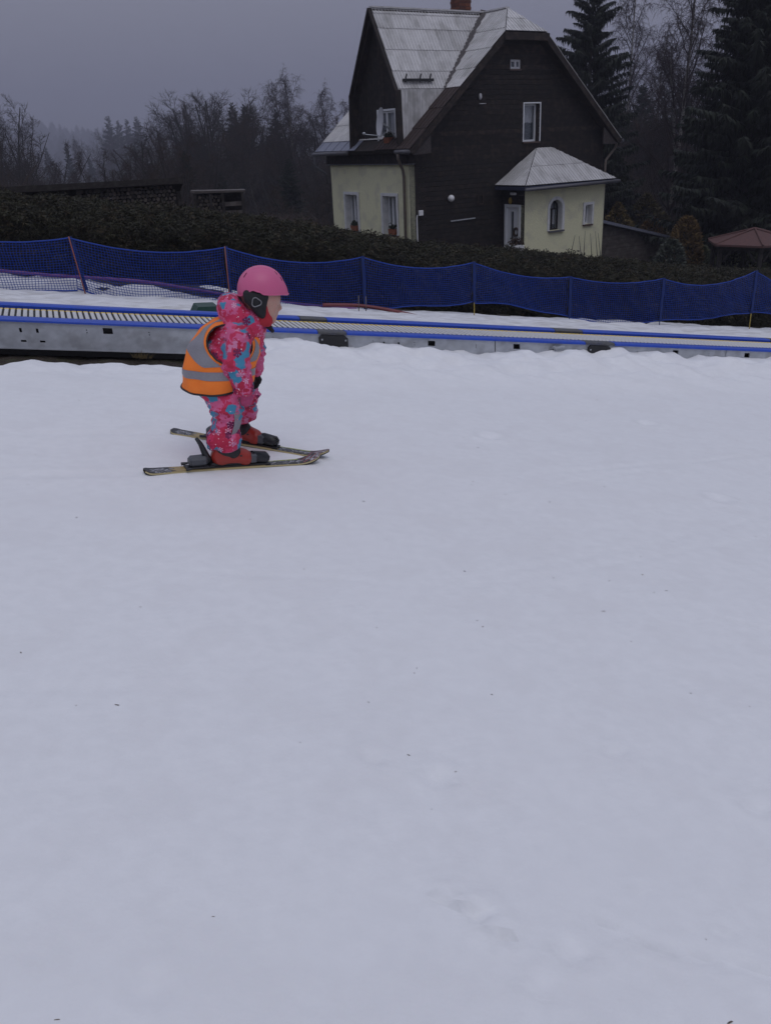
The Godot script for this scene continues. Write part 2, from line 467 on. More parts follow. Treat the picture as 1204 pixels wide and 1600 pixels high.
# the cells of a rectangle that no hole covers, as boxes
func holed(r: Rect2, holes: Array) -> Array:
	var xs := [r.position.x, r.end.x]
	for h in holes:
		xs.append(clampf(h.position.x, r.position.x, r.end.x))
		xs.append(clampf(h.end.x, r.position.x, r.end.x))
	xs.sort()
	var out := []
	for i in xs.size() - 1:
		if xs[i + 1] - xs[i] < 1e-4: continue
		var mid: float = (xs[i] + xs[i + 1]) / 2
		var cuts := []
		for h in holes:
			if h.position.x < mid and h.end.x > mid: cuts.append(h)
		cuts.sort_custom(func(a, b): return a.position.y < b.position.y)
		var y := r.position.y
		for h in cuts:
			if h.position.y > y + 1e-4: out.append(Rect2(xs[i], y, xs[i + 1] - xs[i], h.position.y - y))
			y = maxf(y, h.end.y)
		if r.end.y > y + 1e-4: out.append(Rect2(xs[i], y, xs[i + 1] - xs[i], r.end.y - y))
	return out

func lift_strip(st: SurfaceTool, s0: float, s1: float, o0: float, o1: float, h0: float, h1: float) -> void:
	var n := maxi(1, int((s1 - s0) / 0.9))
	for i in n:
		sweep(st, rect(o0, h0, o1, h1), lerpf(s0, s1, float(i) / n), lerpf(s0, s1, float(i + 1) / n))

func build_lift() -> void:
	var o := thing("conveyor_lift", "long snow conveyor lift with blue rails and grey metal side panels", "ski lift", W(2.0, 0.25, 0))
	var base := o.position
	var add := func(called: String, st: SurfaceTool, m: Material, p: Node) -> MeshInstance3D:
		var x := part(called, st, m, p)
		if p == o: x.position = -base
		return x
	var squares := [0.72, 1.55, 2.37, 3.2, 3.98, 4.80, 5.62, 6.45, 7.3, 8.1]
	# side panels with square cut-outs and bolt holes
	var pn := 0
	for s0 in [-3.5, -1.06, 1.36, 3.78, 6.2, 8.62]:
		var s1: float = s0 + 2.412
		var holes := []
		for q in squares:
			if q > s0 and q < s1 and not (absf(q - 2.37) < 0.1 or absf(q - 4.8) < 0.1): holes.append(Rect2(q - 0.032, 0.128, 0.064, 0.042))
		for q in [0.155, 0.26, 1.77, 2.79, 2.915, 5.2, -1.4, -1.3, 7.6]:
			if q > s0 and q < s1: holes.append(Rect2(q - 0.008, 0.118, 0.016, 0.03))
		for q in [0.16, 0.28]:
			if q > s0 and q < s1: holes.append(Rect2(q - 0.016, 0.052, 0.034, 0.014))
		for q in [0.58, 1.0, 1.9, 2.7, 3.05, 3.6, 4.3, 5.05, 5.35, 6.0]:
			if q > s0 and q < s1:
				holes.append(Rect2(q - 0.004, 0.128, 0.008, 0.008))
				holes.append(Rect2(q - 0.004, 0.146, 0.008, 0.008))
		var st := sb()
		for r in holed(Rect2(s0, 0.012, s1 - s0, 0.178), holes):
			sweep(st, rect(0.0, r.position.y, 0.012, r.end.y), r.position.x, r.end.x)
		# folded lower lip and a joint flange
		sweep(st, rect(-0.012, 0.004, 0.03, 0.0118), s0, s1)
		add.call("side_panel", st, M.galv, o)
		pn += 1
	var st := sb()
	lift_strip(st, -3.5, 11.0, 0.06, 0.07, -0.05, 0.18)
	lift_strip(st, -3.5, 11.0, 0.072, 0.5, -0.02, 0.0)
	add.call("inner_frame", st, M.black, o)
	st = sb()
	lift_strip(st, -3.5, 11.0, 0.588, 0.6, 0.0, 0.19)
	add.call("rear_panel", st, M.galv, o)
	for s in [-2.3, -0.9, 0.55, 1.25, 2.4, 4.8, 7.2, 9.6]:
		st = sb()
		sweep(st, rect(0.10, -0.2, 0.16, -0.021), s, s + 0.06)
		add.call("foot", st, M.black, o)
		st = sb()
		sweep(st, rect(0.44, -0.2, 0.50, -0.021), s, s + 0.06)
		add.call("foot", st, M.black, o)
	# black covers over the section joints
	for s in [2.37, 4.79]:
		st = sb()
		var w := 0.115
		var c := PackedVector2Array([Vector2(-w, 0.0), Vector2(w, 0.0), Vector2(w, 0.165), Vector2(w - 0.022, 0.186), Vector2(-w + 0.022, 0.186), Vector2(-w, 0.165)])
		prism(st, c, Transform3D(Basis(Vector3(BH.x, SL, BH.z), Vector3.UP, -PR), W(s, -0.004, 0)), 0.018)
		var cov: MeshInstance3D = add.call("joint_cover", st, M.black, o)
		for k in [[-0.095, 0.15], [0.095, 0.15], [-0.095, 0.03], [0.095, 0.03]]:
			st = sb()
			box(st, W(s + k[0], -0.024, k[1]), Vector3(0.012, 0.012, 0.006), Basis(BH, Vector3.UP, -PR))
			part("bolt", st, M.galv, cov)
	# a bracket low on the panel
	st = sb()
	box(st, W(4.36, -0.03, 0.12), Vector3(0.06, 0.11, 0.05), Basis(BH, Vector3.UP, -PR), 0.008)
	box(st, W(4.36, -0.045, 0.165), Vector3(0.10, 0.02, 0.05), Basis(BH, Vector3.UP, -PR), 0.004)
	add.call("bracket", st, M.galv, o)
	# blue plastic rails, rounded, in sections; short worn grey sleeves over the joints
	var near := PackedVector2Array([Vector2(-0.014, 0.191), Vector2(0.1, 0.191), Vector2(0.1, 0.208), Vector2(0.09, 0.213), Vector2(0.012, 0.216), Vector2(-0.008, 0.212), Vector2(-0.014, 0.204)])
	var far := PackedVector2Array([Vector2(0.5, 0.191), Vector2(0.612, 0.191), Vector2(0.612, 0.22), Vector2(0.6, 0.236), Vector2(0.52, 0.236), Vector2(0.5, 0.225)])
	var cuts := [-3.5, -0.08, 2.25, 2.48, 4.65, 4.95, 7.2, 7.4, 11.0]
	for i in cuts.size() - 1:
		var grey: bool = i in [2, 4, 6]
		for pf in [near, far]:
			st = sb()
			var a: float = cuts[i] + 0.002
			var b: float = cuts[i + 1] - 0.002
			var n := maxi(1, int((b - a) / 0.5))
			for k in n: sweep(st, pf, lerpf(a, b, float(k) / n), lerpf(a, b, float(k + 1) / n))
			add.call("rail_sleeve" if grey else "rail", st, M.grey_rail if grey else M.blue_rail, o)
	# belt
	st = sb()
	lift_strip(st, -3.5, 11.0, 0.102, 0.498, 0.178, 0.206)
	var belt: MeshInstance3D = add.call("belt", st, M.rubber, o)
	var sl := sb()
	var bas := Basis(Vector3(BH.x, SL, BH.z).normalized(), Vector3.UP, -PR).orthonormalized()
	box(sl, Vector3.ZERO, Vector3(0.0270, 0.008, 0.295), bas, 0.003)
	var ye := sb()
	box(ye, Vector3.ZERO, Vector3(0.034, 0.0085, 0.034), bas, 0.003)
	var am := fin(sl)
	var ym := fin(ye)
	var k := 0
	var s := -0.62
	while k < 288:
		var x := mi("slat", am, M.slat_white, belt)
		var j := rng.randf_range(-0.0015, 0.0015)
		x.position = W(s + j, 0.262, 0.210)
		var y := mi("slat_tip", ym, M.slat_yellow, belt)
		y.position = W(s + j, 0.428, 0.210)
		s += 0.0408
		k += 1

# ---------------------------------------------------------------- safety net
func build_net() -> void:
	var o := thing("safety_net_fence", "sagging blue mesh safety net strung on thin poles behind the lift", "safety net", W(3.04, 8.0, -0.7))
	var base := o.position
	# pole position along the slope, top and foot height, net bottom height, kind of pole
	var poles := [[-3.9, 0.15, -0.7, -0.55, 0], [-1.55, 0.18, -0.7, -0.56, 0], [0.73, 0.17, -0.70, -0.60, 1], [3.06, 0.20, -0.72, -0.60, 1], [5.38, 0.21, -0.76, -0.66, 0], [7.47, 0.26, -0.76, -0.44, 2], [9.48, 0.13, -0.70, -0.62, 0], [11.6, 0.23, -0.66, -0.60, 0], [13.88, 0.52, -0.50, -0.33, 2], [16.2, 0.3, -0.5, -0.4, 0], [18.5, 0.3, -0.5, -0.4, 0]]
	var sag := [0.12, 0.14, 0.14, 0.16, 0.14, 0.11, 0.10, 0.20, 0.2, 0.15]
	var low := [-0.09, -0.1, -0.17, -0.10, -0.02, 0.05, -0.10, -0.02, 0.06, 0.0]
	for i in poles.size():
		var p: Array = poles[i]
		var st := sb(true)
		var lean := 0.13 if i == 2 else rng.randf_range(-0.02, 0.02)
		var m: Material = [M.blue_pole, M.orange_pole, M.yellow_pole][p[4]]
		var soff := 8.0 if p[4] == 1 else 7.962
		var sh := 0.02 if p[4] == 1 else 0.0
		tube(st, [W(p[0] + lean, 7.985, p[2] - 0.25) - base, W(p[0], 7.985, p[1] + 0.02) - base], [0.010, 0.009], 8, true)
		part("pole", st, m, o)
		st = sb()
		# sleeve of woven band that the pole is threaded through
		var w := 0.028
		var a := W(p[0] - w + sh, soff, p[1] + 0.02) - base
		var b := W(p[0] + w + sh, soff, p[1] + 0.02) - base
		var c := W(p[0] + w + lean * 0.8 + sh, soff, p[3]) - base
		var d := W(p[0] - w + lean * 0.8 + sh, soff, p[3]) - base
		var q := PR * 0.012
		quad(st, d, c, b, a); quad(st, a + q, b + q, c + q, d + q); quad(st, a, b, b + q, a + q); quad(st, d + q, c + q, c, d); quad(st, d, a, a + q, d + q); quad(st, b, c, c + q, b + q)
		part("sleeve", st, M.net_band, o)
	for i in poles.size() - 1:
		var A: Array = poles[i]
		var B: Array = poles[i + 1]
		var L: float = B[0] - A[0]
		var nv := int(L / 0.042)
		var nh := 20
		var f := func(u: float, v: float) -> Vector3:
			var c := 4.0 * u * (1.0 - u)
			var top: float = lerpf(A[1], B[1], u) - sag[i] * c
			var bot: float = lerpf(A[3], B[3], u) + low[i] * c + 0.02 * sin(u * 9.0 + i)
			var bulge := 0.10 * c * sin(v * PI) * sin(i * 2.1 + u * 4.0) + 0.012 * sin(u * 40.0 + v * 7.0)
			return W(A[0] + L * u + 0.01 * sin(v * 11.0 + u * 23.0), 8.0 + bulge, lerpf(bot, top, v)) - base
		var st := sb(true)
		for k in nv + 1:
			var u := float(k) / nv
			var pts := []
			var rr := []
			for j in 11:
				pts.append(f.call(u, j / 10.0))
				rr.append(0.0049)
			tube(st, pts, rr, 3)
		for j in range(1, nh):
			var pts := []
			var rr := []
			for k in int(nv / 2.0) + 1:
				pts.append(f.call(minf(1.0, 2.0 * k / nv), float(j) / nh))
				rr.append(0.0049)
			tube(st, pts, rr, 3)
		var net := part("net", st, M.net_blue, o)
		net.set_meta("kind", "stuff")
		for v in [0.0, 1.0]:
			st = sb(true)
			var pts := []
			var rr := []
			for k in 25:
				pts.append(f.call(k / 24.0, v))
				rr.append(0.011)
			tube(st, pts, rr, 6)
			part("edge_cord", st, M.net_blue, o)
	# hoses lying along the foot of the net
	var hose := func(called: String, label: String, pts: Array, r: float, m: Material) -> void:
		var cv := Curve3D.new()
		for q in pts: cv.add_point(q)
		for k in range(1, pts.size() - 1):
			var t: Vector3 = (pts[k + 1] - pts[k - 1]) / 6.0
			cv.set_point_in(k, -t)
			cv.set_point_out(k, t)
		var bp := cv.tessellate_even_length(5, 0.1)
		var rr := []
		var arr := []
		for q in bp:
			arr.append(q)
			rr.append(r)
		var st := sb(true)
		tube(st, arr, rr, 8, true)
		tag(part(called, st, m, self), label, "hose")
	hose.call("purple_hose", "purple hose lying along the foot of the blue net", [W(-0.6, 8.45, -0.42), W(0.4, 8.42, -0.45), W(1.7, 8.4, -0.46), W(2.6, 8.3, -0.54), W(3.4, 8.2, -0.62), W(4.4, 8.1, -0.66), W(5.2, 7.9, -0.66)], 0.026, M.purple_hose)
	hose.call("red_hose", "red hose on the snow between the net and the lift", [W(4.55, 7.75, -0.6), W(5.1, 7.6, -0.56), W(5.6, 7.4, -0.58), W(6.2, 7.2, -0.66), W(6.7, 7.05, -0.70)], 0.03, M.red_hose)
	# green cover poking out behind the lift
	var st := sb()
	prism(st, PackedVector2Array([Vector2(-0.17, -0.08), Vector2(0.18, -0.08), Vector2(0.1, 0.075), Vector2(-0.07, 0.085)]), Transform3D(Basis(BH, Vector3.UP, -PR), W(1.62, 1.5, 0.10)), 0.25)
	tag(part("plastic_cover", st, M.green_plastic, self), "dark green plastic cover standing in the snow behind the lift", "cover")
	# two metal stakes by the hose
	for k in [[5.1, 7.5], [5.2, 7.42]]:
		st = sb(true)
		var b := W(k[0], k[1], back_h(k[0], k[1]) - 0.05)
		tube(st, [b, b + Vector3(0.01, 0.27, 0)], [0.008, 0.008], 6, true)
		tag(part("stake", st, M.pipe, self), "short thin metal stake in the snow beside the red hose", "stake", "stakes by the red hose")

# ---------------------------------------------------------------- hedge
const HEDGE := [[-9.0, 0.56], [-0.3, 0.54], [3.1, 0.55], [4.8, 0.50], [6.0, 0.40], [7.1, 0.31], [8.6, 0.28], [10.1, 0.32], [12.5, 0.27], [14.5, 0.25], [17.6, 0.33], [23.0, 0.45]]
func hedge_top(s: float) -> float:
	for i in range(1, HEDGE.size()):
		if s < HEDGE[i][0]: return lerpf(HEDGE[i - 1][1], HEDGE[i][1], (s - HEDGE[i - 1][0]) / (HEDGE[i][0] - HEDGE[i - 1][0]))
	return 0.6

func spray_mesh(seed_: int, n: int, len: float, wid: float) -> ArrayMesh:
	var r := RandomNumberGenerator.new()
	r.seed = seed_
	var st := sb()
	for i in n:
		var d := Vector3(r.randfn(), r.randfn() * 0.6 + 0.25, r.randfn()).normalized()
		var u := d.cross(Vector3(r.randfn(), r.randfn(), r.randfn())).normalized()
		var a := d * r.randf_range(0.0, 0.3) * len
		var L := len * r.randf_range(0.6, 1.15)
		var t := a + d * L + Vector3(0, -0.15 * L, 0)
		var m := a.lerp(t, 0.5) + Vector3(0, 0.06 * L, 0)
		var w := wid * r.randf_range(0.7, 1.2)
		tri(st, a, m - u * w, m + u * w)
		tri(st, m + u * w, m - u * w, t)
	return fin(st)

func build_hedge() -> void:
	var o := thing("hedge", "long dark evergreen hedge behind the blue net", "hedge", W(6, 10.6, -0.9))
	var base := o.position
	var st := sb(true)
	var ss := steps([[-9, 23, 0.4]])
	for i in ss.size() - 1:
		var ring := []
		for s in [ss[i], ss[i + 1]]:
			var t := hedge_top(s) - 0.14 + nC.get_noise_1d(s * 2.0) * 0.05
			ring.append([W(s, 9.35, -1.2), W(s, 9.2, -0.5), W(s, 9.5, t - 0.22), W(s, 9.95, t - 0.03), W(s, 11.2, t), W(s, 11.65, t - 0.35), W(s, 11.7, -1.3)])
		for k in 6:
			quad(st, ring[0][k] - base, ring[1][k] - base, ring[1][k + 1] - base, ring[0][k + 1] - base)
	part("light_blocking_core", st, mat(lin(0.028, 0.025, 0.012), 0.95), o)  # solid hull added inside the foliage to block light, not modelled branches
	var N := 52000
	var kinds := [spray_mesh(1, 16, 0.070, 0.0095), spray_mesh(2, 16, 0.080, 0.0085)]
	for kk in 2:
		var mm := MultiMesh.new()
		mm.transform_format = MultiMesh.TRANSFORM_3D
		mm.use_colors = true
		mm.mesh = kinds[kk]
		var xs := []
		var cs := []
		while xs.size() < N / 2:
			var s := rng.randf_range(-9, 23)
			var t := hedge_top(s) + nC.get_noise_1d(s * 2.0) * 0.05
			var u := rng.randf()
			var p: Vector3
			var lay := nC.get_noise_2d(s * 2.2, 7.0 + u * 5.0) * 1.5
			if u < 0.36: p = W(s, 9.15 + lay * 0.12, lerpf(-1.0, t - 0.2, u / 0.36))
			elif u < 0.55: p = W(s, lerpf(9.2, 9.95, (u - 0.36) / 0.19) + lay * 0.1, lerpf(t - 0.26, t - 0.03, sqrt((u - 0.36) / 0.19)))
			elif u < 0.93: p = W(s, lerpf(9.95, 11.5, (u - 0.55) / 0.38), t + lay * 0.06)
			else: p = W(s, 11.6, lerpf(t, -1.2, (u - 0.93) / 0.07))
			p += Vector3(rng.randfn(), rng.randfn(), rng.randfn()) * 0.035
			if rng.randf() < 0.012: p.y += rng.randf() * 0.12
			var z := rng.randf_range(0.75, 1.3)
			xs.append(Transform3D(Basis.from_euler(Vector3(rng.randf_range(-0.6, 0.6), rng.randf() * TAU, rng.randf_range(-0.6, 0.6))).scaled(Vector3(z, z, z)), p - base))
			var f := rng.randf_range(0.7, 1.5) * (1.0 + 0.5 * nC.get_noise_2d(s * 1.3, u * 6.0))
			cs.append(Color(0.022, 0.021, 0.0085) * f if rng.randf() < 0.75 else Color(0.035, 0.026, 0.011) * f)
		mm.instance_count = xs.size()
		for i in xs.size():
			mm.set_instance_transform(i, xs[i])
			mm.set_instance_color(i, cs[i])
		var d := MultiMeshInstance3D.new()
		d.name = "foliage"
		d.multimesh = mm
		d.material_override = M.needles
		o.add_child(d, true)
		d.set_meta("kind", "stuff")
	# dry stalks sticking out of the hedge in front of the annexe
	for k in 7:
		var s := 11.6 + k * 0.14 + rng.randf() * 0.06
		st = sb(true)
		var b := W(s, 11.3, hedge_top(s) - 0.3) - base
		tube(st, [b, b + Vector3(rng.randf_range(-0.05, 0.05), 0.45, 0), b + Vector3(rng.randf_range(-0.1, 0.1), rng.randf_range(0.7, 1.0), 0.03)], [0.012, 0.009, 0.004], 4)
		part("stalk", st, M.twig, o)
	# a few bare twigs that stand proud of the clipped top
	for k in 26:
		var s := rng.randf_range(-2.5, 18)
		st = sb(true)
		var b := W(s, rng.randf_range(9.6, 11.2), hedge_top(s) - 0.1) - base
		var t := Vector3(rng.randfn() * 0.06, rng.randf_range(0.16, 0.34), rng.randfn() * 0.06)
		tube(st, [b, b + t * 0.6 + Vector3(0.01, 0, 0), b + t], [0.006, 0.005, 0.002], 4)
		part("twig", st, M.twig_brown, o)
	# tufts of dead grass and stones beside the lift
	for k in [[0.92, -0.05, -0.03, "small tuft of dead grass under the lift side panel"], [5.93, -0.16, 0.09, "brown tuft of dead grass in the snow bank beside the lift"]]:
		st = sb()
		for j in 60:
			var a := rng.randf() * TAU
			var d := Vector3(cos(a) * rng.randf() * 0.6, 1, sin(a) * rng.randf() * 0.6).normalized()
			var c := W(k[0] + rng.randfn() * 0.03, k[1] + rng.randfn() * 0.012, k[2])
			var u := d.cross(Vector3(rng.randfn(), 0, rng.randfn())).normalized() * 0.0022
			var L := rng.randf_range(0.03, 0.075)
			tri(st, c - u, c + u, c + d * L + Vector3(cos(a), -0.3, sin(a)) * 0.02)
			tri(st, c + u, c - u, c + d * L * 0.7 - Vector3(cos(a), 0.2, sin(a)) * 0.015)
		tag(part("grass_tuft", st, mat(lin(0.14, 0.105, 0.05), 0.95), self), k[3], "grass", "", "stuff")
	var bs := sb(true)
	ell(bs, W(5.95, -0.1, 0.085), Vector3(0.075, 0.04, 0.05), Basis(Vector3.UP, 0.3), 14, 8)
	tag(part("stone", bs, M.soil, self), "brown stone half buried in the snow bank beside the lift", "stone")

# ---------------------------------------------------------------- house
const HB := 2.6      # heights below are measured from eye level; the house node sits this far under it

func hv(x: float, h: float, z: float) -> Vector3:
	return Vector3(x, h + HB, z)

func shifted(p: PackedVector2Array, dy: float) -> PackedVector2Array:
	var o := PackedVector2Array()
	for q in p: o.append(q + Vector2(0, dy))
	return o

func plank_set(parent: Node, poly: PackedVector2Array, holes: Array, xf: Transform3D, w: float, upright: bool, thick: float, mats: Array) -> void:
	var lo := poly[0]
	var hi := poly[0]
	for q in poly:
		lo = lo.min(q)
		hi = hi.max(q)
	var a := lo.y if not upright else lo.x
	var top := hi.y if not upright else hi.x
	while a < top - 0.01:
		var b := minf(a + w, top)
		var strip := rect(lo.x - 0.1, a + 0.004, hi.x + 0.1, b - 0.004) if not upright else rect(a + 0.004, lo.y - 0.1, b - 0.004, hi.y + 0.1)
		var left := [strip]
		for h in holes:
			var nx := []
			for s in left: nx.append_array(Geometry2D.clip_polygons(s, h))
			left = nx
		var proud := rng.randf_range(0.0, 0.010)
		var m: Material = mats[mini(mats.size() - 1, int(abs(rng.randfn()) * 1.4))]
		for s in left:
			for q in Geometry2D.intersect_polygons(s, poly):
				if q.size() < 3: continue
				var st := sb()
				prism(st, q, xf, thick + proud)
				part("plank", st, m, parent)
		a = b

func roof_sheets(parent: Node, poly: PackedVector2Array, xf: Transform3D, rows: Array, wid: float, mats: Array, rib := 0.11, jitter := 0.0) -> void:
	var lo := poly[0]
	var hi := poly[0]
	for q in poly:
		lo = lo.min(q)
		hi = hi.max(q)
	for r in rows.size() - 1:
		var a: float = rows[r]
		var b: float = rows[r + 1]
		var tilt := Transform3D(Basis(xf.basis.x, xf.basis.y - xf.basis.z * (0.016 / (b - a)), xf.basis.z), xf.origin)
		tilt.origin += xf.basis.z * (0.012 + 0.016 * (b / (b - a)))
		var x := lo.x - wid * rng.randf_range(0.0, 0.6)
		while x < hi.x:
			var w := wid * rng.randf_range(0.95, 1.05)
			for q in Geometry2D.intersect_polygons(rect(x + 0.003, a - 0.01, x + w - 0.003, b), poly):
				if q.size() < 3: continue
				var st := sb()
				prism(st, q, tilt, 0.012)
				var k := x + rib * 0.5
				while rib > 0 and k < x + w - 0.02:
					for t in Geometry2D.intersect_polygons(rect(k - 0.014, a - 0.008, k + 0.014, b), q):
						if t.size() >= 3: prism(st, t, tilt, 0.0135, 0.0122)
					k += rib
				part("roof_sheet", st, mats[rng.randi() % mats.size()], parent)
			x += w

func slab(called: String, parent: Node, poly: PackedVector2Array, xf: Transform3D, z0: float, d: float, m: Material) -> MeshInstance3D:
	var st := sb()
	prism(st, poly, xf, d, z0)
	return part(called, st, m, parent)

func window(parent: Node, fr: Transform3D, w: float, h: float, deep: float, trim: float, jamb: Material, opt := {}) -> MeshInstance3D:
	# fr: lower left corner of the opening on the wall face, z outwards
	var st := sb()
	var f := 0.055
	for r in [rect(0, 0, f, h), rect(w - f, 0, w, h), rect(f, h - f, w - f, h), rect(f, 0, w - f, f)]: prism(st, r, fr, 0.06, -deep)
	for mx in opt.get("mullions", []): prism(st, rect(mx - 0.035, f, mx + 0.035, h - f), fr, 0.065, -deep)
	for my in opt.get("bars", []): prism(st, rect(f, my - 0.02, w - f, my + 0.02), fr, 0.058, -deep + 0.001)
	var win := part("window", st, opt.get("frame", M.white_frame), parent)
	st = sb()
	prism(st, rect(f, f, w - f, h - f), fr, 0.008, -deep + 0.02)
	part("pane", st, M.glass, win)
	if deep > 0.05:
		st = sb()
		var e := 0.012
		for r in [rect(-0.001, 0, e, h), rect(w - e, 0, w + 0.001, h), rect(e, h - e, w - e, h + 0.001)]: prism(st, r, fr, deep - 0.062, -deep + 0.0615)
		part("jamb", st, jamb, win)
	if trim > 0:
		st = sb()
		for r in [rect(-trim, 0, 0, h + trim), rect(w, 0, w + trim, h + trim), rect(0, h, w, h + trim)]: prism(st, r, fr, 0.05, -0.002)
		part("trim", st, opt.get("trim_mat", M.white_trim), win)
	st = sb()
	prism(st, rect(-trim * 0.6, -0.045, w + trim * 0.6, -0.002), fr, deep + 0.06, -deep + 0.005)
	part("sill", st, M.sill, win)
	for c in opt.get("curtains", []):     # x0, y0, x1, y1
		st = sb(true)
		var n := 14
		for i in n:
			var p := []
			for t in [i, i + 1]:
				var x: float = lerpf(c[0], c[2], float(t) / n)
				p.append(Vector3(x, 0, -deep - 0.06 + 0.018 * sin(t * 2.4)))
			quad(st, fr * (p[0] + Vector3(0, c[1], 0)), fr * (p[1] + Vector3(0, c[1] + 0.02 * sin(i * 1.0), 0)), fr * (p[1] + Vector3(0, c[3], 0)), fr * (p[0] + Vector3(0, c[3], 0)))
		part("curtain", st, M.curtain, win)
	return win

func build_house() -> void:
	var o := thing("house", "tall dark timbered house with cream ground floor and grey sheet roof", "house", Vector3(1.311, -HB, -26.968))
	o.rotation.y = deg_to_rad(33)
	var FL := func(v: float, h: float, x := 0.0) -> Transform3D: return Transform3D(Basis(Vector3(0, 0, 1), Vector3.UP, Vector3(-1, 0, 0)), hv(x, h, -v))
	var FG := func(x: float, h: float, z := 0.0) -> Transform3D: return Transform3D(Basis(), hv(x, h, z))
	var Lx: Transform3D = FL.call(0.0, 0.0)
	var Gx: Transform3D = FG.call(0.0, 0.0)
	var st := sb()
	# --- cream left wall with two deep windows
	var wl := [Rect2(-3.93, -1.15, 0.74, 1.13), Rect2(-1.72, -1.15, 0.74, 1.13)]
	for r in holed(Rect2(-4.8, -2.6, 4.8, 3.5), wl): prism(st, rect(r.position.x, r.position.y, r.end.x, r.end.y), Lx, 0.35, -0.35)
	part("plaster_wall", st, M.cream, o)
	for i in 2:
		window(o, FL.call(3.93 - 2.21 * i, -1.15), 0.74, 1.13, 0.24, 0.085, M.white_trim, {"curtains": [[0.3, 0.1, 0.7, 1.05]], "mullions": [0.24]})
	# rear and right walls, floor between
	st = sb()
	box(st, hv(4.03, -0.9, -4.65), Vector3(7.34, 3.4, 0.3))
	box(st, hv(7.55, -0.9, -2.4), Vector3(0.3, 3.4, 4.2))
	box(st, hv(4.0, 2.9, -4.65), Vector3(4.2, 3.6, 0.28))
	part("rear_wall", st, M.cream, o)
	st = sb()
	box(st, hv(3.85, 0.95, -2.35), Vector3(6.9, 0.2, 4.2))
	box(st, hv(3.85, -2.55, -2.35), Vector3(6.9, 0.1, 4.2))
	part("floor", st, M.dark_room, o)
	# --- timber gable
	var gable := PackedVector2Array([Vector2(0, -2.6), Vector2(7.7, -2.6), Vector2(7.7, 1.45), Vector2(4.75, 4.2), Vector2(2.95, 4.2), Vector2(0, 1.45)])
	var big := Rect2(4.15, 1.33, 0.66, 1.08)
	var small := Rect2(3.56, 3.36, 0.42, 0.25)
	var gh := [rect(big.position.x, big.position.y, big.end.x, big.end.y), rect(small.position.x, small.position.y, small.end.x, small.end.y)]
	var back := [gable]
	for h in gh:
		var nx := []
		for b in back:
			for c in Geometry2D.clip_polygons(b, rect(h[0].x, -9, h[1].x, 9)): nx.append(c)
			for c in Geometry2D.intersect_polygons(b, rect(h[0].x, -9, h[1].x, h[0].y)): nx.append(c)
			for c in Geometry2D.intersect_polygons(b, rect(h[0].x, h[2].y, h[1].x, 9)): nx.append(c)
		back = nx
	st = sb()
	for b in back: prism(st, b, Gx, 0.3, -0.3)
	var tw := part("timber_wall", st, M.plank[0], o)
	plank_set(tw, gable, gh, Gx, 0.135, false, 0.022, M.plank)
	window(o, FG.call(big.position.x, big.position.y), 0.66, 1.08, 0.2, 0.035, M.plank[3], {"curtains": [[0.06, 0.55, 0.6, 1.02]], "trim_mat": M.white_frame})
	window(o, FG.call(small.position.x, small.position.y), 0.42, 0.25, 0.05, 0.025, M.plank[2], {"mullions": [0.22], "frame": M.dish, "trim_mat": M.plank[3]})
	# --- dormer front and dark band above the plaster
	var band := FL.call(0.0, 0.0, -0.10) as Transform3D
	var dorm := PackedVector2Array([Vector2(-2.85, 0.90), Vector2(-0.22, 0.90), Vector2(-0.34, 2.85), Vector2(-1.5, 4.90), Vector2(-2.66, 2.85)])
	var dw := Rect2(-1.62, 1.44, 0.86, 0.9)
	var dh := rect(dw.position.x, dw.position.y, dw.end.x, dw.end.y)
	st = sb()
	for r in [rect(-3.2, 0.9, dw.position.x, 5.2), rect(dw.end.x, 0.9, 0.2, 5.2), rect(dw.position.x, 0.9, dw.end.x, dw.position.y), rect(dw.position.x, dw.end.y, dw.end.x, 5.2)]:
		for q in Geometry2D.intersect_polygons(r, dorm): prism(st, q, band, 0.2, -0.2)
	var df := part("dormer_front", st, M.plank[0], o)
	plank_set(df, dorm, [dh], band, 0.16, true, 0.02, [M.plank[0], M.plank[1]])
	window(o, FL.call(1.62, 1.44, -0.10), 0.86, 0.9, 0.07, 0.05, M.white_trim, {"mullions": [0.4], "curtains": [[0.42, 0.1, 0.8, 0.85]], "trim_mat": M.white_frame})
	st = sb()
	prism(st, rect(-4.85, 0.902, -2.86, 1.32), Lx, 0.11)
	prism(st, rect(-0.21, 0.902, 0.02, 1.5), Lx, 0.11)
	part("band_board", st, M.plank[1], o)
	st = sb()
	prism(st, rect(-4.86, 0.87, 0.02, 0.9), Lx, 0.13)
	part("drip_edge", st, M.gutter, o)
	st = sb()
	box(st, hv(0.025, -0.85, 0.018), Vector3(0.09, 3.49, 0.045))
	box(st, hv(7.675, -0.6, 0.018), Vector3(0.09, 3.9, 0.045))
	part("corner_board", st, M.plank[1], o)
	# --- roofs
	var q := sqrt(1.0 + 0.865 * 0.865)
	var ml := Transform3D(Basis(Vector3(0, 0, 1), Vector3(1, 0.865, 0) / q, Vector3(-0.865, 1, 0) / q), hv(-0.45, 1.28, 0))
	var mr := Transform3D(Basis(Vector3(0, 0, -1), Vector3(-1, 0.865, 0) / q, Vector3(0.865, 1, 0) / q), hv(8.15, 1.28, 0))
	var t1 := 3.49 * q
	var t2 := 4.3 * q
	var main := PackedVector2Array([Vector2(0.4, 0), Vector2(0.4, t1), Vector2(-0.45, t2), Vector2(-4.95, t2), Vector2(-4.95, 0)])
	var mainr := PackedVector2Array([Vector2(-0.4, 0), Vector2(4.95, 0), Vector2(4.95, t2), Vector2(0.45, t2), Vector2(-0.4, t1)])
	var roof := slab("roof", o, main, ml, -0.13, 0.13, M.plank[1])
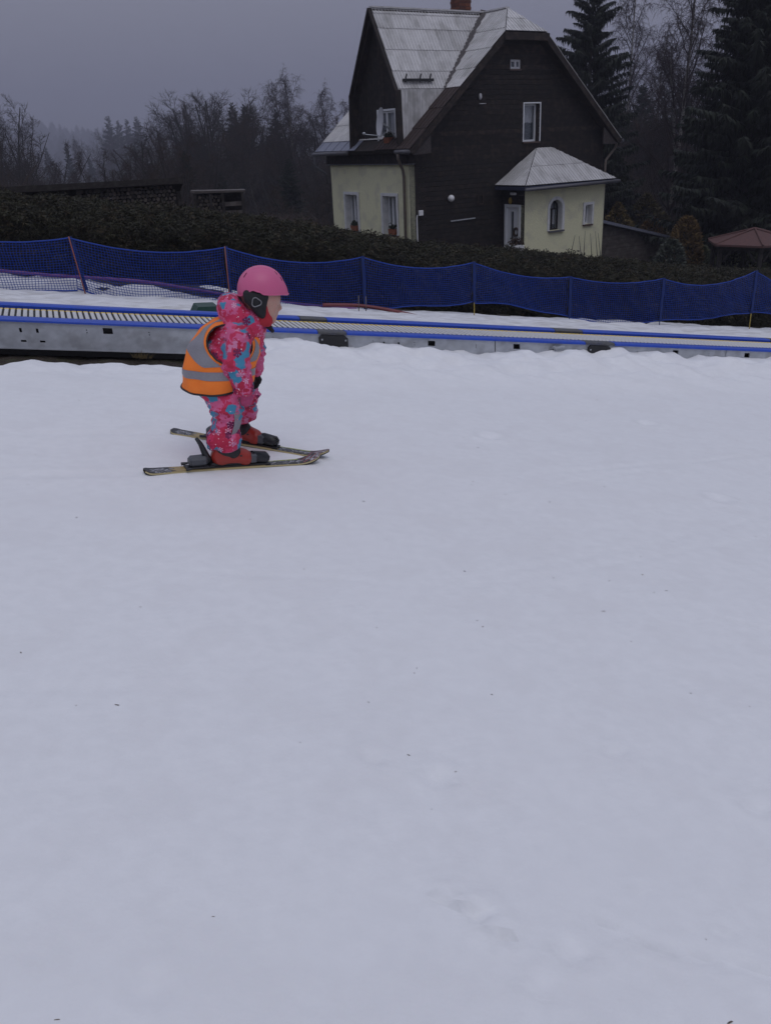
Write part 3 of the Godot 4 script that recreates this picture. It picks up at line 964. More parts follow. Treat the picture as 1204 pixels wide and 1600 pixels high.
	slab("roof_deck", roof, mainr, mr, -0.13, 0.13, M.plank[1])
	var lowcut := 1.815 * q
	var front := Geometry2D.intersect_polygons(main, rect(-1.6, lowcut, 0.5, 9))
	for p in front: roof_sheets(roof, p, ml, [lowcut, 3.15, 3.95, 4.75, 5.7], 0.95, M.roof, 0.12)
	for p in Geometry2D.intersect_polygons(main, rect(-1.4, -0.02, 0.5, lowcut)): roof_sheets(roof, p, ml, [0.0, 0.8, 1.6, lowcut], 0.7, [M.brown_roof], 0.16)
	for p in Geometry2D.intersect_polygons(main, rect(-5, 0.42, -1.4, 9)): roof_sheets(roof, p, ml, [0.42, 1.15, 1.9, 2.7, 3.5, 4.3, 5.0, 5.7], 0.95, M.roof, 0.12)
	for p in Geometry2D.intersect_polygons(main, rect(-5, -0.02, -2.5, 0.42)): roof_sheets(roof, p, ml, [0.0, 0.42], 0.5, [M.blue_roof], 0.5)
	for p in [mainr]: roof_sheets(roof, p, mr, [0.0, 0.95, 1.9, 2.85, 3.8, 4.75, 5.7], 1.3, M.roof, 0.0)
	# half-hip
	var a := hv(3.04, 4.3, 0.4)
	var hy := (hv(3.85, 5.0, -0.45) - hv(3.85, 4.3, 0.4))
	var hx := Transform3D(Basis(Vector3(1, 0, 0), hy.normalized(), Vector3(1, 0, 0).cross(hy.normalized())), a)
	var hp := PackedVector2Array([Vector2(0, 0), Vector2(1.62, 0), Vector2(0.81, hy.length())])
	slab("roof_deck", roof, hp, hx, -0.12, 0.12, M.plank[1])
	roof_sheets(roof, hp, hx, [0.0, 0.6, 1.2], 0.9, M.roof, 0.12)
	# dormer roofs
	var dn := Transform3D(Basis(Vector3(1, 0, 0), Vector3(0, 2.15, -1.2).normalized(), Vector3(0, 1.2, 2.15).normalized()), hv(0, 2.85, -0.3))
	var dl := Vector2(2.15, 1.2).length()
	var dp := PackedVector2Array([Vector2(-0.32, 0), Vector2(1.365, 0), Vector2(3.85, dl), Vector2(-0.32, dl)])
	slab("roof_deck", roof, dp, dn, -0.1, 0.1, M.plank[1])
	roof_sheets(roof, dp, dn, [0.0, 0.55, 1.2, 1.85, 2.3, 2.5], 1.25, M.roof, 0.11)
	var ds := Transform3D(Basis(), hv(0, 0, -0.30))
	roof_sheets(roof, PackedVector2Array([Vector2(-0.32, 1.42), Vector2(1.365, 2.86), Vector2(-0.32, 2.86)]), ds, [1.4, 2.87], 0.42, M.roof, 0.14)
	var df2 := Transform3D(Basis(Vector3(-1, 0, 0), Vector3(0, 2.15, 1.2).normalized(), Vector3(0, 1.2, -2.15).normalized()), hv(0, 2.85, -2.7))
	slab("roof_deck", roof, PackedVector2Array([Vector2(0.32, 0), Vector2(-1.365, 0), Vector2(-3.85, dl), Vector2(0.32, dl)]), df2, -0.1, 0.1, M.plank[1])
	slab("roof_deck", roof, PackedVector2Array([Vector2(-0.32, 1.42), Vector2(1.365, 2.86), Vector2(-0.32, 2.86)]), Transform3D(Basis(), hv(0, 0, -2.78)), 0.0, 0.06, M.plank[1])
	# valley flashing, ridge caps, snow guard
	var rod := func(called: String, p: Vector3, r: Vector3, w: float, t: float, up: Vector3, m: Material, par: Node) -> void:
		var s := sb()
		var d := (r - p).normalized()
		var u := d.cross(up).normalized()
		box(s, (p + r) / 2, Vector3((r - p).length(), t, w), Basis(d, u.cross(d), u))
		part(called, s, m, par)
	rod.call("valley_flashing", hv(1.33, 2.87, -0.26), hv(3.87, 5.04, -1.40), 0.40, 0.05, Vector3(-0.5, 0.7, 0.6), M.valley, roof)
	rod.call("ridge_cap", hv(-0.33, 5.03, -1.5), hv(3.85, 5.03, -1.5), 0.16, 0.04, Vector3.UP, M.roof[0], roof)
	rod.call("ridge_cap", hv(3.85, 5.03, -0.45), hv(3.85, 5.03, -4.95), 0.16, 0.04, Vector3.UP, M.roof[0], roof)
	var sg := hv(0, 2.85, -0.3) + dn.basis.y * 0.22 + dn.basis.z * 0.10
	rod.call("snow_guard", sg + Vector3(-0.1, 0, 0), sg + Vector3(0.95, 0, 0), 0.09, 0.07, Vector3.UP, M.black, roof)
	for k in [0.0, 0.5, 0.85]: rod.call("snow_guard_bracket", sg + Vector3(k, -0.05, -0.04), sg + Vector3(k, 0.16, 0.03), 0.03, 0.03, Vector3.RIGHT, M.black, roof)
	# dormer edge boards
	for e in [[hv(-0.33, 4.99, -1.5), hv(-0.33, 2.80, -0.28)], [hv(-0.33, 4.99, -1.5), hv(-0.33, 2.80, -2.72)], [hv(-0.33, 2.84, -0.28), hv(-0.33, 1.42, -0.23)], [hv(-0.33, 2.84, -2.72), hv(-0.33, 1.25, -2.82)]]:
		rod.call("barge_board", e[0], e[1], 0.05, 0.2, Vector3(-1, 0, 0).cross((e[1] - e[0])).normalized().cross(e[1] - e[0]).normalized(), M.plank[1], o)
	# gable edge boards
	var bb := func(pts: PackedVector2Array, z: float, m: Material) -> void:
		var s := sb()
		prism(s, pts, FG.call(0.0, 0.0, z), 0.05)
		part("barge_board", s, m, o)
	bb.call(PackedVector2Array([Vector2(-0.48, 1.24), Vector2(3.03, 4.28), Vector2(3.03, 4.06), Vector2(-0.34, 1.14)]), 0.37, M.plank[2])
	bb.call(PackedVector2Array([Vector2(8.18, 1.24), Vector2(4.67, 4.28), Vector2(4.67, 4.06), Vector2(8.04, 1.14)]), 0.37, M.plank[2])
	bb.call(rect(2.98, 4.08, 4.72, 4.28), 0.4205, M.plank[2])
	bb.call(PackedVector2Array([Vector2(-0.32, 1.13), Vector2(0.33, 1.16), Vector2(0.33, 1.66)]), 0.30, M.valley)
	bb.call(PackedVector2Array([Vector2(8.02, 1.13), Vector2(7.37, 1.16), Vector2(7.37, 1.66)]), 0.30, M.valley)
	# gutters and downpipes
	var pipe := func(called: String, pts: Array, r: float, m: Material) -> void:
		var s := sb(true)
		var rr := []
		for p in pts: rr.append(r)
		tube(s, pts, rr, 10, true)
		part(called, s, m, o)
	pipe.call("gutter", [hv(-0.52, 1.22, -4.97), hv(-0.52, 1.24, -2.86)], 0.06, M.gutter)
	pipe.call("gutter", [hv(-0.52, 1.23, -0.22), hv(-0.52, 1.22, 0.42)], 0.06, M.gutter)
	pipe.call("gutter", [hv(8.22, 1.22, -4.9), hv(8.22, 1.22, 0.42)], 0.06, M.gutter)
	pipe.call("downpipe", [hv(-0.52, 1.18, -0.1), hv(-0.5, 1.05, -0.14), hv(-0.12, 0.72, -0.45), hv(-0.08, 0.55, -0.47), hv(-0.08, -2.58, -0.47)], 0.045, M.pipe)
	pipe.call("downpipe", [hv(8.22, 1.16, 0.15), hv(8.18, 1.0, 0.12), hv(7.82, 0.65, 0.08), hv(7.80, 0.5, 0.08), hv(7.80, -2.5, 0.08)], 0.04, M.pipe)
	pipe.call("downpipe", [hv(-0.52, 1.16, -4.9), hv(-0.5, 0.85, -4.95), hv(-0.1, 0.6, -4.95), hv(-0.05, 0.3, -4.95)], 0.04, M.gutter)
	# chimney of bricks
	st = sb()
	box(st, hv(3.85, 5.25, -2.66), Vector3(0.44, 1.5, 0.44))
	var ch := part("chimney", st, M.mortar, roof)
	for row in 15:
		var y := 4.62 + row * 0.092
		for side in 4:
			for b in 2:
				var off := 0.115 if (row + side) % 2 else -0.115
				var c := Vector3((b - 0.5) * 0.232, 0, 0.224)
				if b == 0 and (row % 2): c.x -= 0.0
				var L := 0.222
				if row % 2: L = 0.222
				var r := Basis(Vector3.UP, side * PI / 2)
				st = sb()
				box(st, hv(3.85, y, -2.66) + r * (c + Vector3(off * 0.12, 0, 0)), Vector3(L, 0.08, 0.02), r, 0.004)
				part("brick", st, M.brick[rng.randi() % 3], ch)
	# --- porch annexe with arched window
	var af := FG.call(0.355, -0.05, 1.05) as Transform3D
	# af is the frame of the front wall: its origin lies a little right of and under the house's own
	var arch := Rect2(4.02, -1.24, 0.54, 0.92)
	var sw := Rect2(5.55, -1.17, 0.31, 0.60)
	st = sb()
	for r in holed(Rect2(2.975, -2.55, 3.46, 2.73), [arch, sw]): prism(st, rect(r.position.x, r.position.y, r.end.x, r.end.y), af, 0.3, -0.3)
	for sgn in [-1, 1]:
		var c := Vector2(4.29, -0.59)
		var pl := PackedVector2Array([Vector2(c.x + sgn * 0.27, -0.32)])
		for k in 9:
			var an := PI / 2 * k / 8.0
			pl.append(c + Vector2(sgn * 0.27 * cos(an), 0.27 * sin(an)))
		prism(st, pl, af, 0.298, -0.299)
	box(st, hv(6.64, -1.24, 0.375), Vector3(0.3, 2.72, 0.745))
	var aw := part("annexe_wall", st, M.cream, o)
	st = sb()
	for k in 12:
		var c := Vector2(4.29, -0.59)
		var a0 := PI * k / 12.0
		var a1 := PI * (k + 1) / 12.0
		var e0 := Vector2(cos(a0), sin(a0))
		var e1 := Vector2(cos(a1), sin(a1))
		prism(st, PackedVector2Array([c + e0 * 0.272, c + e1 * 0.272, c + e1 * 0.365, c + e0 * 0.365]), af, 0.025, -0.001)
	prism(st, rect(3.925, -1.24, 4.018, -0.59), af, 0.025, -0.001)
	prism(st, rect(4.562, -1.24, 4.655, -0.59), af, 0.025, -0.001)
	for k in 10:
		var c := Vector2(4.29, -0.59)
		var a0 := PI * k / 10.0
		var a1 := PI * (k + 1) / 10.0
		prism(st, PackedVector2Array([c + Vector2(cos(a0), sin(a0)) * 0.26, c + Vector2(cos(a1), sin(a1)) * 0.26, c + Vector2(cos(a1), sin(a1)) * 0.272, c + Vector2(cos(a0), sin(a0)) * 0.272]), af, 0.2, -0.2)
	prism(st, rect(4.548, -1.24, 4.562, -0.59), af, 0.2, -0.2)
	prism(st, rect(4.018, -1.24, 4.032, -0.59), af, 0.2, -0.2)
	var am := part("arch_surround", st, M.white_trim, o)
	# arched sash
	st = sb()
	for k in 12:
		var c := Vector2(4.29, -0.59)
		var a0 := PI * k / 12.0
		var a1 := PI * (k + 1) / 12.0
		prism(st, PackedVector2Array([c + Vector2(cos(a0), sin(a0)) * 0.225, c + Vector2(cos(a1), sin(a1)) * 0.225, c + Vector2(cos(a1), sin(a1)) * 0.268, c + Vector2(cos(a0), sin(a0)) * 0.268]), af, 0.05, -0.22)
	for r in [rect(4.022, -1.24, 4.065, -0.59), rect(4.515, -1.24, 4.558, -0.59), rect(4.065, -1.24, 4.515, -1.195), rect(4.065, -0.62, 4.515, -0.585), rect(4.275, -1.195, 4.305, -0.62)]: prism(st, r, af, 0.05, -0.22)
	var wn := part("window", st, M.plank[1], o)
	st = sb()
	prism(st, rect(4.06, -1.2, 4.52, -0.6), af, 0.006, -0.205)
	part("pane", st, M.glass, wn)
	st = sb()
	var fanp := PackedVector2Array()
	for k in 13: fanp.append(Vector2(4.29, -0.588) + Vector2(cos(PI * k / 12.0), sin(PI * k / 12.0)) * 0.226)
	prism(st, fanp, af, 0.006, -0.205)
	part("pane", st, M.glass, wn)
	st = sb(true)
	for i in 16:
		var x0 := 4.07 + 0.44 * i / 16.0
		var x1 := 4.07 + 0.44 * (i + 1) / 16.0
		quad(st, af * Vector3(x0, -1.08, -0.27 + 0.015 * sin(i * 2.3)), af * Vector3(x1, -1.08, -0.27 + 0.015 * sin(i * 2.3 + 2.3)), af * Vector3(x1, -0.63, -0.27 + 0.015 * sin(i * 2.3 + 2.3)), af * Vector3(x0, -0.63, -0.27 + 0.015 * sin(i * 2.3)))
	part("curtain", st, M.curtain, wn)
	st = sb()
	prism(st, rect(3.98, -1.29, 4.62, -1.242), af, 0.3, -0.22)
	part("sill", st, M.gutter, wn)
	window(o, FG.call(sw.position.x + 0.355, sw.position.y - 0.05, 1.05), 0.31, 0.60, 0.2, 0.08, M.white_trim, {})
	# door side of the annexe
	var dxf := FL.call(0.0, 0.0, 3.33) as Transform3D
	var door := Rect2(0.16, -2.6, 0.72, 2.16)
	st = sb()
	for r in holed(Rect2(0.0, -2.6, 1.048, 2.7), [door]): prism(st, rect(r.position.x, r.position.y, r.end.x, r.end.y), dxf, 0.25, -0.25)
	var pw := part("porch_wall", st, M.plank[0], o)
	plank_set(pw, rect(0.0, -0.44, 1.04, 0.1), [], dxf, 0.14, false, 0.02, [M.plank[0], M.plank[1]])
	st = sb()
	prism(st, rect(0.16, -2.6, 0.23, -0.52), dxf, 0.14, -0.1)
	prism(st, rect(0.81, -2.6, 0.88, -0.52), dxf, 0.14, -0.1)
	prism(st, rect(0.16, -0.52, 0.88, -0.44), dxf, 0.14, -0.1)
	var dr := part("door", st, M.white_frame, o)
	st = sb()
	for r in holed(Rect2(0.23, -2.58, 0.58, 2.06), [Rect2(0.40, -2.3, 0.13, 1.65)]): prism(st, rect(r.position.x, r.position.y, r.end.x, r.end.y), dxf, 0.05, -0.07)
	part("door_leaf", st, M.white_frame, dr)
	st = sb()
	prism(st, rect(0.40, -2.3, 0.53, -0.65), dxf, 0.01, -0.05)
	part("pane", st, M.glass, dr)
	st = sb(true)
	var ring := []
	var rr := []
	for k in 17:
		ring.append(dxf * Vector3(0.68 + 0.11 * cos(TAU * k / 16.0), -1.25 + 0.11 * sin(TAU * k / 16.0), 0.01))
		rr.append(0.035)
	tube(st, ring, rr, 8)
	part("wreath", st, mat(lin(0.05, 0.03, 0.02), 0.95), dr)
	st = sb()
	box(st, dxf * Vector3(0.62, -0.12, 0.1), Vector3(0.1, 0.08, 0.2), Basis(), 0.02)
	box(st, dxf * Vector3(0.75, -0.12, 0.14), Vector3(0.09, 0.07, 0.09), Basis(), 0.02)
	part("porch_lamp", st, M.lamp_white, o)
	st = sb(true)
	ell(st, dxf * Vector3(0.45, -0.33, 0.06), Vector3(0.05, 0.1, 0.07))
	part("door_ornament", st, mat(lin(0.3, 0.2, 0.03), 0.7), o)
	# annexe roof: hipped, four faces
	var eL := hv(3.03, 0.11, 1.38)
	var eR := hv(6.90, 0.11, 1.38)
	var bL := hv(3.03, 0.11, 0.03)
	var bR := hv(6.90, 0.11, 0.03)
	var rA := hv(4.55, 1.12, 0.20)
	var rB := hv(5.18, 1.12, 0.20)
	st = sb()
	var dn2 := Vector3(0, -0.05, 0)
	for f in [[eL, eR, rB, rA], [bL, eL, rA], [eR, bR, rB], [bR, bL, rA, rB]]:
		if f.size() == 4: quad(st, f[0] + dn2, f[1] + dn2, f[2] + dn2, f[3] + dn2)
		else: tri(st, f[0] + dn2, f[1] + dn2, f[2] + dn2)
	quad(st, bL + dn2 * 2.2, bR + dn2 * 2.2, eR + dn2 * 2.2, eL + dn2 * 2.2)
	var ar := part("annexe_roof", st, M.plank[1], o)
	var face := func(p: Array, rows: int, mats: Array) -> void:
		var ex: Vector3 = (p[1] - p[0]).normalized()
		var n: Vector3 = ex.cross(p[2] - p[0]).normalized()
		var ey := n.cross(ex)
		var xf := Transform3D(Basis(ex, ey, n), p[0])
		var pl := PackedVector2Array()
		var top := 0.0
		for v in p:
			var w: Vector3 = v - p[0]
			pl.append(Vector2(w.dot(ex), w.dot(ey)))
			top = maxf(top, w.dot(ey))
		var rw := []
		for k in rows + 1: rw.append(top * k / rows)
		roof_sheets(ar, pl, xf, rw, 1.5, mats, 0.12)
	face.call([eL, eR, rB, rA], 2, M.roof)
	face.call([bL, eL, rA], 1, M.roof)
	face.call([eR, bR, rB], 1, M.roof)
	st = sb()
	box(st, (eL + eR) / 2 + Vector3(0, -0.06, 0.01), Vector3(3.9, 0.1, 0.03))
	box(st, (eL + bL) / 2 + Vector3(-0.01, -0.06, 0), Vector3(0.03, 0.1, 1.34))
	box(st, (eR + bR) / 2 + Vector3(0.01, -0.06, 0), Vector3(0.03, 0.1, 1.34))
	part("fascia", st, mat(lin(0.03, 0.035, 0.07), 0.6), ar)
	st = sb(true)
	tube(st, [eL + Vector3(-0.05, -0.09, 0.07), eR + Vector3(0.12, -0.06, 0.07)], [0.05, 0.05], 8, true)
	part("gutter", st, M.gutter, ar)
	# --- small fittings on the walls
	st = sb(true)
	ell(st, hv(1.2, -0.13, 0.14), Vector3(0.1, 0.1, 0.1))
	var gl := part("globe_lamp", st, M.lamp_white, o)
	st = sb()
	box(st, hv(1.2, -0.13, 0.045), Vector3(0.06, 0.06, 0.05))
	part("lamp_base", st, M.black, gl)
	st = sb()
	box(st, hv(0.12, -0.47, 0.06), Vector3(0.15, 0.15, 0.08), Basis(), 0.01)
	var mb := part("meter_box", st, M.lamp_white, o)
	st = sb(true)
	tube(st, [hv(0.0, -0.52, 0.05), hv(-0.02, -0.6, 0.05), hv(0.0, -2.5, 0.05)], [0.018, 0.018, 0.018], 6)
	part("conduit", st, M.white_trim, mb)
	st = sb()
	for r in [rect(2.3, -0.4, 2.52, -0.36), rect(2.3, -0.14, 2.52, -0.1), rect(2.3, -0.36, 2.33, -0.14), rect(2.49, -0.36, 2.52, -0.14)]: prism(st, r, Gx, 0.06, 0.01)
	part("vent_frame", st, M.plank[3], o)
	st = sb()
	box(st, hv(1.72, -0.78, 0.05), Vector3(0.95, 0.03, 0.03), Basis(Vector3(0, 0, 1), 0.02))
	part("hatch_frame", st, M.galv, o)
	st = sb(true)
	ell(st, hv(2.34, 2.62, 0.12), Vector3(0.05, 0.09, 0.05))
	box(st, hv(2.45, 2.43, 0.1), Vector3(0.25, 0.02, 0.02))
	part("floodlight", st, M.dish, o)
	# satellite dish beside the dormer window
	st = sb(true)
	var dc := hv(-0.55, 2.03, -0.80)
	var dd := Vector3(-0.95, 0.12, -0.30).normalized()
	var du := dd.cross(Vector3.UP).normalized()
	var dv := du.cross(dd)
	for i in 20:
		for j in 5:
			var pp := []
			for k in [[i, j], [i, j + 1], [i + 1, j + 1], [i + 1, j]]:
				var an: float = TAU * k[0] / 20.0
				var r: float = 0.36 * k[1] / 5.0
				pp.append(dc + du * r * cos(an) + dv * r * 1.1 * sin(an) + dd * r * r * 0.55)
			quad(st, pp[0], pp[1], pp[2], pp[3])
			for k in 4: pp[k] -= dd * 0.012
			quad(st, pp[3], pp[2], pp[1], pp[0])
	var dish := part("satellite_dish", st, M.dish, o)
	st = sb(true)
	tube(st, [dc - dv * 0.36, dc - dv * 0.36 + dd * 0.5], [0.014, 0.014], 6)
	tube(st, [dc, dc - dd * 0.1 + Vector3(0.1, -0.15, 0), hv(-0.12, 1.6, -0.75)], [0.025, 0.025, 0.025], 6)
	ell(st, dc - dv * 0.34 + dd * 0.52, Vector3(0.04, 0.04, 0.06))
	part("feed_arm", st, M.galv, dish)
	# flower boxes on the two plaster sills and in the dormer
	for k in [[3.38, -1.13, 0.0, "terracotta flower box on the sill of the left ground floor window"], [1.17, -1.13, 0.0, "terracotta flower box on the sill of the ground floor window by the downpipe"], [1.0, 1.47, -0.1, "orange flower pot on the dormer window sill behind the satellite dish"]]:
		var wp := o.transform * hv(k[2] - 0.03 if k[2] == 0.0 else -0.22, k[1], -k[0])
		var f := thing("flower_box", k[3], "flower box", wp)
		f.rotation.y = o.rotation.y
		st = sb()
		var s := 1.0 if k[2] == 0.0 else 0.7
		for w in [[0.0, 0.0]]:
			prism(st, PackedVector2Array([Vector2(-0.16 * s, 0), Vector2(0.16 * s, 0), Vector2(0.2 * s, 0.16), Vector2(-0.2 * s, 0.16)]), Transform3D(Basis(Vector3(0, 0, 1), Vector3.UP, Vector3(-1, 0, 0)), Vector3(0.08, 0, 0)), 0.16)
		part("pot", st, M.terracotta, f)
		st = sb()
		for i in 90:
			var c := Vector3(rng.randfn() * 0.05, 0.17 + absf(rng.randfn()) * 0.06, rng.randfn() * 0.09 * s)
			var d := Vector3(rng.randfn(), rng.randfn(), rng.randfn()).normalized() * 0.05
			var u := d.cross(Vector3(rng.randfn(), rng.randfn(), rng.randfn())).normalized() * 0.03
			tri(st, c - u, c + u, c + d)
			tri(st, c + u, c - u, c - d * 0.6)
		part("plant", st, mat(lin(0.022, 0.03, 0.012), 0.9), f)
	# planter by the door
	var pp := thing("planter", "white planter with dry brown plant beside the house door", "planter", o.transform * hv(3.08, -2.6, 0.98))
	pp.rotation.y = o.rotation.y
	st = sb()
	box(st, Vector3(0, 0.5, 0), Vector3(0.36, 1.0, 0.36), Basis(), 0.02)
	part("box", st, M.white_trim, pp)
	st = sb()
	for i in 140:
		var c := Vector3(rng.randfn() * 0.1, 1.02 + absf(rng.randfn()) * 0.1, rng.randfn() * 0.1)
		var d := Vector3(rng.randfn(), rng.randfn() + 0.4, rng.randfn()).normalized() * 0.09
		var u := d.cross(Vector3(rng.randfn(), rng.randfn(), rng.randfn())).normalized() * 0.02
		tri(st, c - u, c + u, c + d)
		tri(st, c + u, c - u, c - d * 0.5)
	part("plant", st, mat(lin(0.05, 0.03, 0.018), 0.95), pp)
	# --- low boarded garage to the right
	var g := thing("garage", "low dark boarded garage with grey sloping roof right of the house", "garage", o.transform * hv(6.6, -4.0, 0.6))
	g.rotation.y = o.rotation.y
	var gp := PackedVector2Array([Vector2(0, 0), Vector2(4.5, 0), Vector2(4.5, 1.78), Vector2(0, 2.82)])
	st = sb()
	prism(st, gp, Transform3D(Basis(), Vector3(0, 0, -3.4)), 3.35)
	var gw := part("wall", st, M.plank[0], g)
	plank_set(gw, gp, [], Transform3D(Basis(), Vector3(0, 0, -0.05)), 0.15, false, 0.03, [M.grey_board])
	st = sb()
	prism(st, PackedVector2Array([Vector2(-0.05, 2.845), Vector2(4.75, 1.735), Vector2(4.75, 1.825), Vector2(-0.05, 2.94)]), Transform3D(Basis(), Vector3(0, 0, -3.5)), 3.7)
	part("roof", st, M.blue_roof, g)

# ---------------------------------------------------------------- sheds, gazebo
func log_pile(parent: Node, w: float, h: float, d: float, xf: Transform3D, r: float, upright_rows := false) -> void:
	var st := sb()
	var y := r
	var row := 0
	while y < h - r * 0.5:
		var x := r + (r if row % 2 else 0.0)
		while x < w - r * 0.4:
			var rr := r * rng.randf_range(0.75, 1.08)
			var c := rng.randf_range(0.04, 0.13)
			var col := Color(c, c * 0.84, c * 0.72)
			var n := 6
			var p := []
			var jx := rng.randfn() * r * 0.12
			var zz := d + rng.randf_range(-0.05, 0.03)
			for k in n:
				var a := TAU * (k + rng.randf() * 0.5) / n
				p.append(Vector2(x + jx + rr * cos(a), y + rr * sin(a)))
			st.set_color(col)
			for k in range(1, n - 1): tri(st, xf * Vector3(p[0].x, p[0].y, zz), xf * Vector3(p[k].x, p[k].y, zz), xf * Vector3(p[k + 1].x, p[k + 1].y, zz))
			st.set_color(col * 0.5)
			for k in n:
				var a: Vector2 = p[k]
				var b: Vector2 = p[(k + 1) % n]
				quad(st, xf * Vector3(a.x, a.y, 0.02), xf * Vector3(b.x, b.y, 0.02), xf * Vector3(b.x, b.y, zz), xf * Vector3(a.x, a.y, zz))
			x += r * 2.0
		y += r * 1.75
		row += 1
	var m := part("firewood", st, M.log_end, parent)
	m.set_meta("kind", "stuff")

func build_sheds() -> void:
	# long woodshed behind the hedge
	var a := Vector3(-9.6, 0, -20.0)
	var b := Vector3(-4.42, 0, -21.55)
	var ex := (b - a).normalized()
	var L := (b - a).length()
	var ez := ex.cross(Vector3.UP)
	var y0 := -1.35
	var o := thing("woodshed", "long low woodshed with flat dark roof behind the left hedge", "shed", Vector3(b.x, y0, b.z))
	o.basis = Basis(ex, Vector3.UP, ez)
	var st := sb()
	var top := 0.95 - y0
	prism(st, PackedVector2Array([Vector2(-1.5, top - 0.42), Vector2(0.22, top - 0.13), Vector2(0.22, top), Vector2(-1.5, top - 0.30)]), Transform3D(Basis(Vector3(0, 0, 1), Vector3.UP, Vector3(-1, 0, 0)), Vector3(0.06, 0, 0)), L + 0.2)
	part("roof", st, M.old_wood, o)
	for k in 6:
		st = sb()
		box(st, Vector3(-0.06 - k * (L - 0.12) / 5.0, (top - 0.3) / 2, 0), Vector3(0.09, top - 0.3, 0.09))
		part("post", st, M.old_wood, o)
	st = sb()
	box(st, Vector3(-L / 2, top / 2 - 0.22, -1.3), Vector3(L, top - 0.44, 0.05))
	box(st, Vector3(-L * 0.68, 0.8, -0.45), Vector3(L * 0.6, 1.6, 0.04))
	part("wall", st, M.old_wood, o)
	log_pile(o, L * 0.42, top - 0.16, 0.56, Transform3D(Basis(), Vector3(-L * 0.44, 0, -0.5)), 0.047)
	st = sb()
	box(st, Vector3(-L * 0.44, top - 0.62, 0.06), Vector3(0.03, 0.5, 0.03), Basis(Vector3(0, 0, 1), 0.1))
	part("pale_batten", st, M.galv, o)
	st = sb(true)
	ell(st, Vector3(-L * 0.5, top - 0.42, 0.02), Vector3(0.05, 0.04, 0.03))
	part("lamp", st, M.lamp_white, o)
	# small firewood rack
	o = thing("firewood_rack", "small roofed firewood rack behind the middle of the hedge", "firewood rack", Vector3(-4.52, -1.5, -23.57))
	o.rotation.y = deg_to_rad(9)
	st = sb()
	box(st, Vector3(0.62, 2.03, 0.04), Vector3(1.36, 0.05, 0.72), Basis(Vector3(0, 0, 1), -0.03))
	part("roof", st, M.grey_board, o)
	for x in [0.04, 0.42, 0.72, 1.22]:
		st = sb()
		box(st, Vector3(x, 1.0, 0.35), Vector3(0.07, 2.0, 0.07))
		part("post", st, M.old_wood, o)
	st = sb()
	box(st, Vector3(0.62, 1.0, -0.25), Vector3(1.2, 1.95, 0.04))
	part("back_board", st, M.old_wood, o)
	log_pile(o, 0.66, 1.95, 0.53, Transform3D(Basis(), Vector3(0.05, 0.02, -0.2)), 0.05)
	for k in 8:
		st = sb()
		box(st, Vector3(0.97, 0.25 + k * 0.21, 0.3), Vector3(0.46, 0.1, 0.06), Basis(Vector3(0, 0, 1), rng.randf_range(-0.04, 0.04)))
		part("slat", st, M.grey_board, o)
	# gazebo at the right edge
	o = thing("gazebo", "open timber gazebo with red six-sided roof at the right edge", "gazebo", Vector3(11.75, -4.08, -27.7))
	var R := 1.42
	var ey := 2.30
	for k in 6:
		var a0 := TAU * k / 6.0 + 0.32
		var a1 := TAU * (k + 1) / 6.0 + 0.32
		var p := Vector3(cos(a0) * R, ey, -sin(a0) * R)
		var q := Vector3(cos(a1) * R, ey, -sin(a1) * R)
		var t := Vector3(0, 2.66, 0)
		st = sb()
		tri(st, p, q, t)
		tri(st, q + Vector3(0, -0.06, 0), p + Vector3(0, -0.06, 0), t + Vector3(0, -0.06, 0))
		quad(st, p + Vector3(0, -0.06, 0), q + Vector3(0, -0.06, 0), q, p)
		var fr := part("roof_panel", st, M.red_tile, o)
		st = sb(true)
		tube(st, [p + Vector3(0, 0.01, 0), t + Vector3(0, 0.02, 0)], [0.03, 0.03], 6)
		part("hip_cap", st, M.red_tile, fr)
		st = sb()
		box(st, Vector3(p.x * 0.86, 1.12, p.z * 0.86), Vector3(0.11, 2.3, 0.11))
		part("post", st, M.old_wood, o)
		st = sb()
		var m := (p + q) * 0.43
		box(st, Vector3(m.x, 2.17, m.z), Vector3((q - p).length() * 0.86, 0.1, 0.07), Basis(Vector3.UP, (a0 + a1) / 2 + PI / 2))
		for s in [0.1, 0.9]:
			var c := (p.lerp(q, s)) * 0.86
			var dir := (q - p).normalized() * (1 if s < 0.5 else -1)
			box(st, Vector3(c.x, 1.97, c.z) + dir * 0.12, Vector3(0.4, 0.06, 0.05), Basis(dir, Vector3.UP, dir.cross(Vector3.UP)) * Basis(Vector3(0, 0, 1), 0.9))
		part("beam", st, M.old_wood, o)
	st = sb()
	box(st, Vector3(0.3, 1.25, 1.32), Vector3(1.3, 0.7, 0.04), Basis(Vector3.UP, 0.1), 0.01)
	tag(part("tarp", st, M.blue_tarp, o), "", "")

